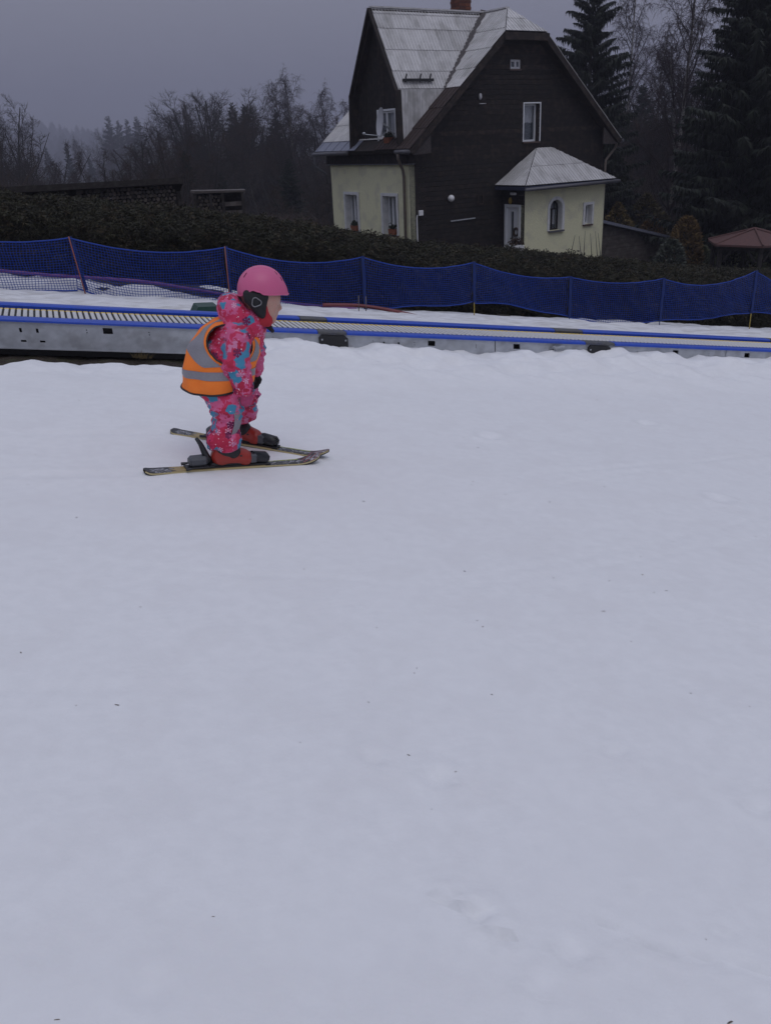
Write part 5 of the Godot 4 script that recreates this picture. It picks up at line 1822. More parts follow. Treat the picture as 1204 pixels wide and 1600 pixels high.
func add_surface(m: ArrayMesh, g: Array, mt: Material) -> void:
	var ar := []
	ar.resize(Mesh.ARRAY_MAX)
	ar[Mesh.ARRAY_VERTEX] = g[0]
	ar[Mesh.ARRAY_NORMAL] = normals_of(g[0], g[1])
	ar[Mesh.ARRAY_INDEX] = g[1]
	m.add_surface_from_arrays(Mesh.PRIMITIVE_TRIANGLES, ar)
	m.surface_set_material(m.get_surface_count() - 1, mt)

func blob(called: String, bones: Array, cell: float, k: float, mt: Material, parent: Node, fold = null) -> MeshInstance3D:
	var m := ArrayMesh.new()
	add_surface(m, nets(bones, cell, k, fold), mt)
	return mi(called, m, null, parent)

# ---------------------------------------------------------------- printed fabric of the snowsuit
func suit_texture() -> ImageTexture:
	var S := 768
	var img := Image.create(S, S, false, Image.FORMAT_RGB8)
	var base := Color(0.60, 0.030, 0.10).linear_to_srgb()
	img.fill(base)
	var r := RandomNumberGenerator.new()
	r.seed = 404
	var nz := noise(44, 0.02, 3)
	var put := func(x: int, y: int, c: Color, a: float) -> void:
		x = posmod(x, S)
		y = posmod(y, S)
		img.set_pixel(x, y, img.get_pixel(x, y).lerp(c, a))
	var disc := func(cx: float, cy: float, rad: float, c: Color, rough: float, soft: float) -> void:
		for y in range(int(cy - rad * 1.4), int(cy + rad * 1.4)):
			for x in range(int(cx - rad * 1.4), int(cx + rad * 1.4)):
				var d := Vector2(x - cx, y - cy).length() + nz.get_noise_2d(x, y) * rough * rad
				var a := clampf((rad - d) / soft, 0, 1)
				if a > 0: put.call(x, y, c, a)
	for i in 26: disc.call(r.randf() * S, r.randf() * S, r.randf_range(48, 95), Color(0.66, 0.12, 0.27).linear_to_srgb(), 0.8, 6.0)
	for i in 16: disc.call(r.randf() * S, r.randf() * S, r.randf_range(35, 70), Color(0.48, 0.016, 0.06).linear_to_srgb(), 0.8, 6.0)
	for i in 19: disc.call(r.randf() * S, r.randf() * S, r.randf_range(36, 58), Color(0.055, 0.26, 0.42).linear_to_srgb(), 0.35, 4.0)
	var line := func(p: Vector2, q: Vector2, w: float, c: Color) -> void:
		var n := int((q - p).length())
		for i in n:
			var o := p.lerp(q, float(i) / n)
			for y in range(-int(w), int(w) + 1):
				for x in range(-int(w), int(w) + 1):
					if x * x + y * y <= w * w: put.call(int(o.x) + x, int(o.y) + y, c, 0.85)
	var star := func(cx: float, cy: float, rad: float, w: float, c: Color) -> void:
		var a0 := r.randf()
		for k in 6:
			var d := Vector2.from_angle(a0 + TAU * k / 6.0)
			var o := Vector2(cx, cy)
			line.call(o, o + d * rad, w, c)
			for s in [-0.7, 0.7]: line.call(o + d * rad * 0.55, o + d * rad * 0.55 + d.rotated(s) * rad * 0.35, w, c)
	for i in 22: star.call(r.randf() * S, r.randf() * S, r.randf_range(20, 40), 2.0, Color(0.72, 0.40, 0.55).linear_to_srgb())
	for i in 12: star.call(r.randf() * S, r.randf() * S, r.randf_range(22, 34), 5.0, Color(0.16, 0.008, 0.07).linear_to_srgb())
	for i in 14: disc.call(r.randf() * S, r.randf() * S, r.randf_range(14, 30), Color(0.64, 0.22, 0.38).linear_to_srgb(), 1.3, 10.0)
	for i in 90: disc.call(r.randf() * S, r.randf() * S, r.randf_range(3, 6.5), Color(0.80, 0.62, 0.70).linear_to_srgb(), 0.2, 2.0)
	return ImageTexture.create_from_image(img)

func ski_texture() -> ImageTexture:
	var w := 1024
	var h := 96
	var img := Image.create(w, h, false, Image.FORMAT_RGB8)
	var r := RandomNumberGenerator.new()
	r.seed = 31
	var gold := lin(0.36, 0.26, 0.10)
	var black := lin(0.02, 0.02, 0.022)
	var grey := lin(0.34, 0.34, 0.37)
	var lime := lin(0.30, 0.34, 0.05)
	img.fill(gold)
	for x in w:
		var e := 0.0
		for y in h:
			var c := gold
			if x < 150 + 16 * sin(y * 0.2) or x > 690 + 22 * sin(y * 0.13): c = black
			if x > 690 and x < 900 and y < 26: c = lime
			if x > 905 and ((x + y * 2) / 22) % 3 == 0: c = lin(0.25, 0.05, 0.06)
			if y < 4 or y > h - 5: c = black
			img.set_pixel(x, y, c)
	# broken white strokes of worn lettering that can no longer be read
	for rg in [[20, 140], [705, 900], [930, 1010]]:
		for i in 34:
			var x: float = r.randf_range(rg[0], rg[1])
			var y := r.randf_range(28, 84)
			var d := Vector2(r.randf_range(8, 22), r.randf_range(-16, 16))
			for k in 24:
				var p := Vector2(x, y) + d * k / 24.0
				for q in 3:
					for t in 3:
						if p.x + q < w and p.y + t < h and p.y + t >= 0: img.set_pixel(int(p.x) + q, int(p.y) + t, grey if i % 3 else lin(0.6, 0.6, 0.62))
	return ImageTexture.create_from_image(img)

# ---------------------------------------------------------------- skis
const TAIL := -0.41
const TIP := 0.43
func ski_y(x: float) -> float:
	return 0.036 * pow(maxf(0.0, x - 0.30) / 0.13, 2.0) + 0.012 * pow(maxf(0.0, -0.37 - x) / 0.05, 2.0)

func ski_w(x: float) -> float:
	var w := 0.0285 + 0.055 * pow((x - 0.02), 2.0)
	if x > 0.37: w *= sqrt(maxf(0.0, 1.0 - pow((x - 0.37) / 0.0605, 2.0))) * 0.92 + 0.08
	if x < -0.385: w *= sqrt(maxf(0.0, 1.0 - pow((-0.385 - x) / 0.026, 2.0))) * 0.7 + 0.3
	return w

func ski_layer(y0: float, y1: float, inset: float, uv: bool) -> ArrayMesh:
	var st := sb()
	var n := 64
	for i in n:
		var q := []
		for x in [lerpf(TAIL, TIP, float(i) / n), lerpf(TAIL, TIP, float(i + 1) / n)]:
			var w := maxf(0.001, ski_w(x) - inset)
			for s in [-1, 1]:
				for y in [y0, y1]: q.append([Vector3(x, ski_y(x) + y, w * s), Vector2((x - TAIL) / (TIP - TAIL), 0.5 + 0.5 * s * w / 0.04)])
		for f in [[1, 3, 7, 5], [4, 6, 2, 0], [2, 6, 7, 3], [4, 0, 1, 5]]:
			for k in [f[0], f[2], f[1], f[0], f[3], f[2]]:
				if uv: st.set_uv(q[k][1])
				st.add_vertex(q[k][0])
	return fin(st)

func build_ski(called: String, label: String, xf: Transform3D) -> Node3D:
	var o := thing(called, label, "ski", Vector3.ZERO, "the child's pair of skis")
	o.transform = xf
	mi("base", ski_layer(0.0, 0.005, 0.0, false), M.black, o)
	mi("core", ski_layer(0.005, 0.0125, 0.001, false), M.ski_core, o)
	mi("top_sheet", ski_layer(0.0125, 0.0145, 0.002, true), M.ski_top, o)
	var st := sb()
	box(st, Vector3(-0.03, 0.019, 0), Vector3(0.40, 0.009, 0.052), Basis(), 0.003)
	var b := part("binding", st, M.binding, o)
	st = sb(true)
	box(st, Vector3(0.118, 0.048, 0), Vector3(0.10, 0.05, 0.058), Basis(Vector3(0, 0, 1), -0.12), 0.016)
	part("toe_piece", st, M.binding, b)
	st = sb()
	box(st, Vector3(0.082, 0.05, 0), Vector3(0.035, 0.042, 0.064), Basis(), 0.006)
	part("toe_wing", st, M.binding_grey, b)
	st = sb()
	box(st, Vector3(-0.172, 0.047, 0), Vector3(0.085, 0.046, 0.054), Basis(Vector3(0, 0, 1), 0.05), 0.012)
	part("heel_piece", st, M.binding_grey, b)
	st = sb(true)
	tube(st, [Vector3(-0.118, 0.035, 0), Vector3(-0.140, 0.08, 0), Vector3(-0.162, 0.125, 0), Vector3(-0.182, 0.152, 0)], [0.019, 0.015, 0.011, 0.008], 10, true)
	part("heel_lever", st, M.binding, b)
	st = sb(true)
	for z in [-0.036, 0.036]: tube(st, [Vector3(-0.11, 0.03, z), Vector3(-0.20, 0.026, z * 1.05), Vector3(-0.235, 0.022, z * 1.1)], [0.004, 0.004, 0.008], 6, true)
	part("brake_arm", st, M.binding, b)
	return o

# ---------------------------------------------------------------- vest
func vest_point(t: float, th: float, grow: float) -> Vector3:
	var R := [[-0.222, 0.395, 0.085, 0.395, 0.168], [-0.216, 0.455, 0.108, 0.455, 0.168], [-0.200, 0.525, 0.128, 0.515, 0.162], [-0.160, 0.590, 0.134, 0.570, 0.150], [-0.108, 0.637, 0.126, 0.610, 0.130], [-0.062, 0.664, 0.112, 0.640, 0.098], [-0.030, 0.678, 0.098, 0.655, 0.072]]
	var x := clampf(t, 0, 1) * (R.size() - 1)
	var i := mini(int(x), R.size() - 2)
	var f := x - i
	var v := []
	for k in 5:
		var p0: float = R[maxi(i - 1, 0)][k]
		var p1: float = R[i][k]
		var p2: float = R[i + 1][k]
		var p3: float = R[mini(i + 2, R.size() - 1)][k]
		v.append(0.5 * (2.0 * p1 + (p2 - p0) * f + (2.0 * p0 - 5.0 * p1 + 4.0 * p2 - p3) * f * f + (3.0 * p1 - p0 - 3.0 * p2 + p3) * f * f * f))
	var back := Vector3(v[0], v[1], 0)
	var front := Vector3(v[2], v[3], 0)
	var c := (back + front) * 0.5
	var d := (front - back) * 0.5
	var cs := signf(cos(th)) * pow(absf(cos(th)), 0.85)
	var sn := signf(sin(th)) * pow(absf(sin(th)), 0.85)
	var n := Vector3(cos(th) / d.length(), 0, sin(th) / v[4]).normalized()
	var wave := 0.006 * sin(th * 5.0 + t * 3.0) * (1.0 - t) + 0.0035 * sin(th * 9.0 - t * 14.0) + 0.003 * sin(th * 3.0 + t * 26.0)
	var drop := Vector3(0, -0.026 * absf(sn) * (1.0 - t) * (1.0 - t), 0)
	return c + d * cs + Vector3(0, 0, v[4] * sn) + n * (grow + wave) + drop

func arm_f(p: Vector3, cx: float, cy: float, rx: float, ry: float) -> float:
	if absf(p.z) < 0.04: return 1.0
	var q := Vector2(p.x - cx, p.y - cy).rotated(0.35)
	return q.x * q.x / (rx * rx) + q.y * q.y / (ry * ry) - 1.0

func vest_piece(keep: Callable, grow: float) -> ArrayMesh:
	var st := sb(true)
	var nt := 56
	var na := 120
	for j in nt:
		for i in na:
			var q := []
			for d in [[0, 0], [1, 0], [1, 1], [0, 1]]:
				q.append(vest_point((j + d[1]) / float(nt), -TAU * (i + d[0]) / na, grow))
			for t in [[q[0], q[1], q[2]], [q[0], q[2], q[3]]]:
				var poly := []
				for k in 3:
					var a: Vector3 = t[k]
					var b: Vector3 = t[(k + 1) % 3]
					var fa: float = keep.call(a)
					var fb: float = keep.call(b)
					if fa >= 0: poly.append(a)
					if (fa >= 0) != (fb >= 0): poly.append(a.lerp(b, fa / (fa - fb)))
				for k in range(1, poly.size() - 1): tri(st, poly[0], poly[k], poly[k + 1])
	return fin(st)

# ---------------------------------------------------------------- the child
func build_child() -> void:
	var C := Vector3(-0.666, 0.0, -3.874)
	var fw := Vector3(0.9925, 0, -0.1219)
	var sd := Vector3(0.1219, 0, 0.9925)
	var bas := Basis(fw, Vector3.UP, sd)
	var snow := func(l: Vector3) -> float:
		var p := C + bas * Vector3(l.x, 0, l.z)
		var q := so(p.x, p.z)
		return P0.y + SL * q.x + piste_h(q.x, q.y)
	# skis rest on the snow under them
	var skis := []
	for k in [[Vector3(-0.035, 0, 0.131), Vector3(0.789, 0, -0.304)], [Vector3(0.018, 0, -0.255), Vector3(0.655, 0, 0.275)]]:
		var d: Vector3 = k[1].normalized()
		var a: Vector3 = k[0] + d * (TAIL + 0.08)
		var b: Vector3 = k[0] + d * (TIP - 0.13)
		a.y = snow.call(a)
		b.y = snow.call(b)
		var X: Vector3 = (b - a).normalized()
		var Y := Vector3(0.12, 1, 0.0)
		var z := X.cross(Y).normalized()
		Y = z.cross(X)
		var o: Vector3 = a.lerp(b, -(TAIL + 0.08) / (TIP - 0.13 - TAIL - 0.08))
		o.y -= 0.003
		skis.append(Transform3D(Basis(X, Y, z), o))
	var cy: float = (skis[0].origin.y + skis[1].origin.y) / 2 - 0.001
	M.ski_core = mat(lin(0.50, 0.42, 0.22), 0.5)
	M.ski_top = mat(Color.WHITE, 0.35)
	M.ski_top.albedo_texture = ski_texture()
	M.binding = mat(lin(0.014, 0.015, 0.018), 0.4)
	M.binding_grey = mat(lin(0.075, 0.08, 0.09), 0.45)
	var P := Transform3D(bas, Vector3(C.x, 0, C.z))
	build_ski("ski", "ski nearer the camera, under the child's near red boot", P * skis[0])
	build_ski("ski", "ski farther from the camera, half hidden behind the near leg", P * skis[1])

	var o := thing("person", "small child in pink patterned snowsuit and orange vest skiing to the right", "person", Vector3(C.x, cy, C.z))
	o.basis = bas
	M.suit = tmat(suit_texture(), 1.0 / 0.44, 0.75, bump(141, 0.06, 3.0), 0.35)
	M.suit.uv1_triplanar_sharpness = 12.0
	var skin := tmat(ntex(143, 0.05, Color(0.47, 0.27, 0.21), Color(0.55, 0.33, 0.26), Color(0.55, 0.24, 0.20), 0.02, 0.5, 256), 8.0, 0.55)
	skin.subsurf_scatter_enabled = true
	skin.subsurf_scatter_strength = 0.15
	M.vest = tmat(ntex(145, 0.08, Color(0.98, 0.215, 0.02), Color(1.0, 0.255, 0.035), Color(0.96, 0.20, 0.02), 0.02, 0.5, 256), 4.0, 0.75, bump(147, 0.2, 2.0), 0.3)
	M.reflect = tmat(ntex(149, 0.1, Color(0.22, 0.21, 0.235), Color(0.29, 0.28, 0.305), Color(0.24, 0.225, 0.24), 0.02, 0.5, 256), 5.0, 0.45)
	M.helmet = mat(lin(0.63, 0.12, 0.26), 0.42)
	M.helmet.clearcoat_enabled = true
	M.helmet.clearcoat = 0.15
	M.glove_pink = tmat(ntex(151, 0.05, Color(0.40, 0.05, 0.14), Color(0.52, 0.08, 0.2), Color(0.36, 0.03, 0.1), 0.02, 0.5, 256), 5.0, 0.8)
	M.glove_black = mat(lin(0.012, 0.012, 0.014), 0.75)
	M.boot_red = mat(lin(0.33, 0.028, 0.017), 0.35)
	M.boot_black = mat(lin(0.013, 0.013, 0.015), 0.5)
	var V := func(x: float, y: float, z: float) -> Vector3: return Vector3(x, y, z)
	var fn := noise(52, 9.0, 2)
	var fold := func(p: Vector3) -> float:
		# cloth creases: soft large puckers, tighter where knees, elbows and waist bend
		var a := fn.get_noise_3d(p.x * 1.2, p.y * 2.6, p.z * 1.2) * 0.005
		# sharp crease lines running round the limbs
		var cr := 1.0 - absf(fn.get_noise_3d(p.x * 0.9 + 3.0, p.y * 1.9 - p.x * 0.5, p.z * 0.9)) * 2.2
		a -= 0.0042 * pow(maxf(cr, 0.0), 3.0)
		var knee := exp(-pow((p.y - 0.275) / 0.035, 2.0)) * float(p.y < 0.36)
		a += knee * 0.0065 * sin(p.y * 190.0 + p.x * 30.0 + p.z * 20.0)
		var ank := exp(-pow((p.y - 0.115) / 0.025, 2.0))
		a += ank * 0.004 * sin(p.y * 220.0 - p.x * 40.0)
		var el := exp(-pow((p.y - 0.475) / 0.03, 2.0)) * smoothstep(0.09, 0.12, absf(p.z))
		a += el * 0.005 * sin(p.y * 200.0 + p.x * 60.0)
		return a
	var bones := [
		[V.call(-0.095, 0.435, -0.045), V.call(-0.095, 0.435, 0.045), 0.098, 0.098],
		[V.call(-0.05, 0.50, -0.04), V.call(-0.05, 0.50, 0.04), 0.100, 0.100],
		[V.call(0.02, 0.58, -0.045), V.call(0.02, 0.58, 0.045), 0.085, 0.085],
		[V.call(0.065, 0.63, -0.03), V.call(0.065, 0.63, 0.03), 0.055, 0.055],
		[V.call(0.022, 0.722, -0.045), V.call(0.022, 0.722, 0.045), 0.055, 0.055],
		[V.call(0.012, 0.69, -0.05), V.call(0.05, 0.665, 0.05), 0.042, 0.042],
		[V.call(0.06, 0.70, 0.062), V.call(0.115, 0.655, 0.045), 0.030, 0.028],
		[V.call(0.06, 0.70, -0.062), V.call(0.115, 0.655, -0.045), 0.030, 0.028],
		[V.call(0.105, 0.655, -0.03), V.call(0.105, 0.655, 0.03), 0.042, 0.042],
		[V.call(0.135, 0.635, -0.02), V.call(0.135, 0.635, 0.02), 0.034, 0.034],
		[V.call(0.135, 0.635, 0.0), V.call(0.115, 0.55, 0.0), 0.035, 0.04],
		# near leg
		[V.call(-0.08, 0.40, 0.062), V.call(-0.035, 0.29, 0.118), 0.082, 0.068],
		[V.call(-0.035, 0.29, 0.118), V.call(-0.062, 0.182, 0.127), 0.064, 0.056],
		# far leg
		[V.call(-0.06, 0.40, -0.065), V.call(0.04, 0.28, -0.16), 0.082, 0.064],
		[V.call(0.04, 0.28, -0.16), V.call(0.018, 0.20, -0.212), 0.058, 0.055],
		# near arm
		[V.call(0.045, 0.605, 0.098), V.call(0.028, 0.49, 0.152), 0.058, 0.055],
		[V.call(0.028, 0.49, 0.152), V.call(0.05, 0.395, 0.160), 0.053, 0.046],
		# far arm
		[V.call(0.06, 0.605, -0.098), V.call(0.10, 0.50, -0.150), 0.058, 0.053],
		[V.call(0.10, 0.50, -0.150), V.call(0.098, 0.405, -0.140), 0.051, 0.044],
	]
	# trouser cuffs end in a soft open ring
	for c in [[-0.067, 0.138, 0.129, 0.0435, 0.017], [-0.065, 0.160, 0.128, 0.043, 0.017], [0.012, 0.160, -0.230, 0.041, 0.016], [0.014, 0.180, -0.224, 0.041, 0.016]]:
		for i in 10:
			var a0 := TAU * i / 10.0
			var a1 := TAU * (i + 1) / 10.0
			bones.append([V.call(c[0] + c[3] * cos(a0), c[1], c[2] + c[3] * sin(a0)), V.call(c[0] + c[3] * cos(a1), c[1], c[2] + c[3] * sin(a1)), c[4], c[4]])
	var body := ArrayMesh.new()
	add_surface(body, nets(bones, 0.0085, 75.0, fold), M.suit)
	# head: the face looks forward and a little down
	var face := [
		[V.call(0.155, 0.775, 0), V.call(0.165, 0.765, 0), 0.080, 0.080],
		[V.call(0.20, 0.75, -0.022), V.call(0.20, 0.75, 0.022), 0.040, 0.040],
		[V.call(0.188, 0.715, -0.024), V.call(0.188, 0.715, 0.024), 0.040, 0.040],
		[V.call(0.178, 0.685, -0.02), V.call(0.178, 0.685, 0.02), 0.036, 0.036],
		[V.call(0.192, 0.696, 0.036), V.call(0.190, 0.70, 0.034), 0.022, 0.022],
		[V.call(0.192, 0.696, -0.036), V.call(0.190, 0.70, -0.034), 0.022, 0.022],
		[V.call(0.230, 0.728, 0), V.call(0.2405, 0.700, 0), 0.0060, 0.0075],
		[V.call(0.2315, 0.697, -0.008), V.call(0.2315, 0.697, 0.008), 0.0065, 0.0065],
		[V.call(0.2205, 0.679, -0.010), V.call(0.2205, 0.679, 0.010), 0.0062, 0.0062],
		[V.call(0.2155, 0.670, -0.009), V.call(0.2155, 0.670, 0.009), 0.0068, 0.0068],
		[V.call(0.2, 0.652, -0.008), V.call(0.2, 0.652, 0.008), 0.018, 0.018],
		[V.call(0.14, 0.70, 0), V.call(0.115, 0.65, 0), 0.045, 0.048],
		[V.call(0.229, 0.742, -0.03), V.call(0.229, 0.742, 0.03), 0.0095, 0.0095],
	]
	add_surface(body, nets(face, 0.0038, 170.0), skin)
	var bd := mi("body", body, null, o)
	# eyes and brows
	for s in [-1, 1]:
		var st := sb(true)
		ell(st, V.call(0.2245, 0.7165, s * 0.026), V.call(0.0085, 0.006, 0.009), Basis(), 12, 8)
		var e := part("eye", st, mat(lin(0.55, 0.53, 0.52), 0.25), bd)
		st = sb(true)
		ell(st, V.call(0.2296, 0.7158, s * 0.0268), V.call(0.0045, 0.0045, 0.0048), Basis(), 10, 8)
		part("iris", st, mat(lin(0.025, 0.018, 0.015), 0.2), e)
		st = sb(true)
		tube(st, [V.call(0.2345, 0.7315, s * 0.013), V.call(0.2325, 0.7335, s * 0.025), V.call(0.223, 0.731, s * 0.038)], [0.0016, 0.0022, 0.0012], 5)
		part("eyebrow", st, mat(lin(0.16, 0.10, 0.07), 0.9), bd)
		st = sb(true)
		tube(st, [V.call(0.2325, 0.7215, s * 0.018), V.call(0.231, 0.7225, s * 0.027), V.call(0.224, 0.719, s * 0.036)], [0.0012, 0.0018, 0.001], 5)
		part("eyelid", st, mat(lin(0.20, 0.12, 0.095), 0.9), bd)
	var lp := sb(true)
	tube(lp, [V.call(0.2215, 0.6755, -0.013), V.call(0.2262, 0.6745, 0), V.call(0.2215, 0.6755, 0.013)], [0.0012, 0.0022, 0.0012], 6)
	part("lips", lp, mat(lin(0.36, 0.11, 0.10), 0.5), bd)
	# red neck warmer round the cheeks
	blob("neck_warmer", [
		[V.call(0.176, 0.735, 0.058), V.call(0.182, 0.665, 0.046), 0.015, 0.017], [V.call(0.176, 0.735, -0.058), V.call(0.182, 0.665, -0.046), 0.015, 0.017],
		[V.call(0.182, 0.648, -0.04), V.call(0.182, 0.648, 0.04), 0.019, 0.019], [V.call(0.15, 0.66, -0.04), V.call(0.15, 0.66, 0.04), 0.03, 0.03]], 0.0045, 140.0, mat(lin(0.42, 0.022, 0.035), 0.85), o)
	# reflective tape down the outside of the near trouser leg
	var rp := sb(true)
	var la := []
	for i in 15:
		var t := i / 14.0
		var y := lerpf(0.29, 0.10, t)
		var x := lerpf(0.012, -0.022, t) + 0.006 * sin(t * 7.0)
		var q := []
		for w in [-0.016, 0.0, 0.016]:
			var xx: float = x + w
			# on the cloth: radius of the leg at this height, seen from the near side
			var cx := lerpf(-0.035, -0.073, clampf((0.29 - y) / 0.17, 0, 1))
			var R := lerpf(0.069, 0.0605, clampf((0.29 - y) / 0.13, 0, 1))
			q.append(V.call(xx, y, 0.128 + sqrt(maxf(0.0, R * R - pow(xx - cx, 2.0))) + 0.0025))
		la.append(q)
	for i in 14:
		for k in 2: quad(rp, la[i + 1][k], la[i + 1][k + 1], la[i][k + 1], la[i][k])
	part("leg_tape", rp, M.reflect, o)
	# gloves with fingers
	var hand := func(called: String, w: Vector3, f: Vector3, down: Vector3, out: Vector3, mt: Material, curl: float) -> void:
		# w wrist, down along the hand, f towards the thumb side, out = back of the hand
		var b := [[w, w + down * 0.018, 0.027, 0.022], [w + down * 0.018 - f * 0.008, w + down * 0.044 - f * 0.009, 0.0155, 0.0125], [w + down * 0.018 + f * 0.008, w + down * 0.044 + f * 0.009, 0.0155, 0.0125]]
		for i in 4:
			var k := w + down * 0.046 + f * (0.0165 - 0.011 * i)
			var L: float = [0.026, 0.031, 0.028, 0.021][i]
			var m := k + (down - out * curl).normalized() * L * 0.55
			var e := m + (down - out * curl * 2.6).normalized() * L * 0.5
			b.append([k, m, 0.0072, 0.0066])
			b.append([m, e, 0.0066, 0.0056])
		var t0 := w + down * 0.022 + f * 0.017
		var t1 := t0 + (f * 0.6 + down * 0.75 - out * 0.3).normalized() * 0.018
		b.append([t0, t1, 0.0095, 0.0078])
		b.append([t1, t1 + (down - out * 0.4).normalized() * 0.015, 0.0078, 0.0066])
		blob(called, b, 0.0027, 330.0, mt, o)
	hand.call("glove", V.call(0.052, 0.378, 0.160), V.call(0.97, 0, -0.22), V.call(0.02, -1, -0.05).normalized(), V.call(0.22, 0, 0.97), M.glove_pink, 0.35)
	hand.call("glove", V.call(0.098, 0.388, -0.138), V.call(0.95, 0, 0.3), V.call(-0.12, -1, 0.12).normalized(), V.call(0.3, 0, -0.95), M.glove_black, 0.3)
	# high visibility vest
	var armhole := func(p: Vector3) -> float: return arm_f(p, 0.008, 0.578, 0.098, 0.078)
	var vest := mi("vest", vest_piece(armhole, 0.0), M.vest, o)
	mi("vest_lining", vest_piece(armhole, -0.004), M.vest, vest)
	mi("reflective_band", vest_piece(func(p: Vector3) -> float:
		var top := 0.478 - 0.06 * (p.x + 0.21)
		return minf(top - p.y, p.y - (top - 0.036)) * 30.0, 0.0022), M.reflect, vest)
	mi("reflective_band", vest_piece(func(p: Vector3) -> float:
		var a := arm_f(p, 0.008, 0.578, 0.112, 0.090)
		var b := -arm_f(p, -0.032, 0.573, 0.172, 0.108)
		if absf(p.z) < 0.04: return -1.0
		return minf(minf(a, b), (p.y - 0.492) * 10.0), 0.0024), M.reflect, vest)
	var hem := []
	var hr := []
	for i in 65:
		hem.append(vest_point(0.0, TAU * i / 64.0, 0.001))
		hr.append(0.0045)
	var hs := sb(true)
	tube(hs, hem, hr, 6)
	part("hem_binding", hs, M.boot_black, vest)
	for s in [-1, 1]:
		var loop := []
		var lr := []
		for i in 49:
			var an := TAU * i / 48.0
			var e := Vector2(0.098 * cos(an), 0.078 * sin(an)).rotated(-0.35) + Vector2(0.008, 0.578)
			# find the vest surface at this place
			var best := Vector3.ZERO
			var bd2 := 1e9
			for jt in 26:
				for ja in 26:
					var p := vest_point(0.2 + 0.8 * jt / 25.0, s * lerpf(0.25, PI - 0.25, ja / 25.0), 0.002)
					var d2 := Vector2(p.x, p.y).distance_squared_to(e)
					if d2 < bd2 and absf(p.z) > 0.03:
						bd2 = d2
						best = p
			loop.append(Vector3(e.x, e.y, best.z))
			lr.append(0.0038)
		var ls := sb(true)
		tube(ls, loop, lr, 6)
		part("armhole_binding", ls, M.boot_black, vest)
	# helmet
	var hc: Vector3 = V.call(0.166, 0.785, 0)
	var rim := func(p: Vector3) -> float:
		var E := [[0.0, 0.764], [0.075, 0.770], [0.10, 0.784], [0.13, 0.797], [0.155, 0.789], [0.178, 0.776], [0.205, 0.772], [0.235, 0.768], [0.30, 0.757]]
		for i in range(1, E.size()):
			if p.x < E[i][0]: return p.y - lerpf(E[i - 1][1], E[i][1], smoothstep(0, 1, (p.x - E[i - 1][0]) / (E[i][0] - E[i - 1][0])))
		return p.y - 0.757
	var hs2 := sb(true)
	var shell := func(st: SurfaceTool, g: float) -> void:
		var nu := 96
		var nv := 60
		for j in nv:
			for i in nu:
				var q := []
				for d in [[0, 0], [1, 0], [1, 1], [0, 1]]:
					var th: float = -TAU * (i + d[0]) / nu
					var ph: float = lerpf(-0.6, PI / 2, (j + d[1]) / float(nv))
					var cp := cos(maxf(ph, -0.12))
					var y := sin(ph)
					var p: Vector3 = hc + V.call((0.105 + g) * cp * cos(th), (0.101 + g) * y, (0.094 + g) * cp * sin(th))
					# peak over the forehead
					var fr := smoothstep(0.72, 1.0, cos(th)) * smoothstep(0.42, -0.28, y)
					p.x += 0.012 * fr
					# soft ridge along the crown
					p.y += 0.0022 * smoothstep(0.034, 0.028, absf(p.z)) * smoothstep(0.2, 0.6, y)
					q.append(p)
				for t in [[q[0], q[1], q[2]], [q[0], q[2], q[3]]]:
					var poly := []
					for k in 3:
						var a: Vector3 = t[k]
						var b: Vector3 = t[(k + 1) % 3]
						var fa: float = rim.call(a)
						var fb: float = rim.call(b)
						if fa >= 0: poly.append(a)
						if (fa >= 0) != (fb >= 0): poly.append(a.lerp(b, fa / (fa - fb)))
					for k in range(1, poly.size() - 1): tri(st, poly[0], poly[k], poly[k + 1])
	shell.call(hs2, 0.0)
	var helm := part("helmet", hs2, M.helmet, o)
	hs2 = sb(true)
	shell.call(hs2, -0.008)
	part("helmet_liner", hs2, M.boot_black, helm)
	# rolled edge
	var edge := []
	var er := []
	for i in 97:
		var th := TAU * i / 96.0
		var lo2 := -0.6
		var hi2 := PI / 2
		var p := Vector3.ZERO
		for it in 24:
			var ph := (lo2 + hi2) / 2
			var cp := cos(maxf(ph, -0.12))
			p = hc + V.call(0.105 * cp * cos(th), 0.101 * sin(ph), 0.094 * cp * sin(th))
			p.x += 0.012 * smoothstep(0.72, 1.0, cos(th)) * smoothstep(0.42, -0.28, sin(ph))
			if rim.call(p) >= 0: hi2 = ph
			else: lo2 = ph
		edge.append(p)
		er.append(0.0032)
	hs2 = sb(true)
	tube(hs2, edge, er, 8)
	part("helmet_rim", hs2, M.helmet, helm)
	# vents: short dark slots set into the shell
	for k in [[2.55, 0.62, 0.016], [2.55, -0.62, 0.016], [0.42, 0.62, 0.013], [0.42, -0.62, 0.013], [0.32, 0.30, 0.012], [0.32, -0.30, 0.012]]:
		var ph: float = absf(k[1]) + 0.15
		var th: float = k[0] * signf(k[1])
		var n: Vector3 = V.call(cos(ph) * cos(th), sin(ph), cos(ph) * sin(th))
		var p: Vector3 = hc + V.call(0.105 * n.x, 0.101 * n.y, 0.094 * n.z)
		hs2 = sb()
		var up := V.call(-sin(ph) * cos(th), cos(ph), -sin(ph) * sin(th)) as Vector3
		box(hs2, p, Vector3(k[2] * 1.5, 0.004, 0.005), Basis(up, n, up.cross(n)).orthonormalized(), 0.0015)
		part("vent", hs2, mat(lin(0.14, 0.01, 0.05), 0.7), helm)
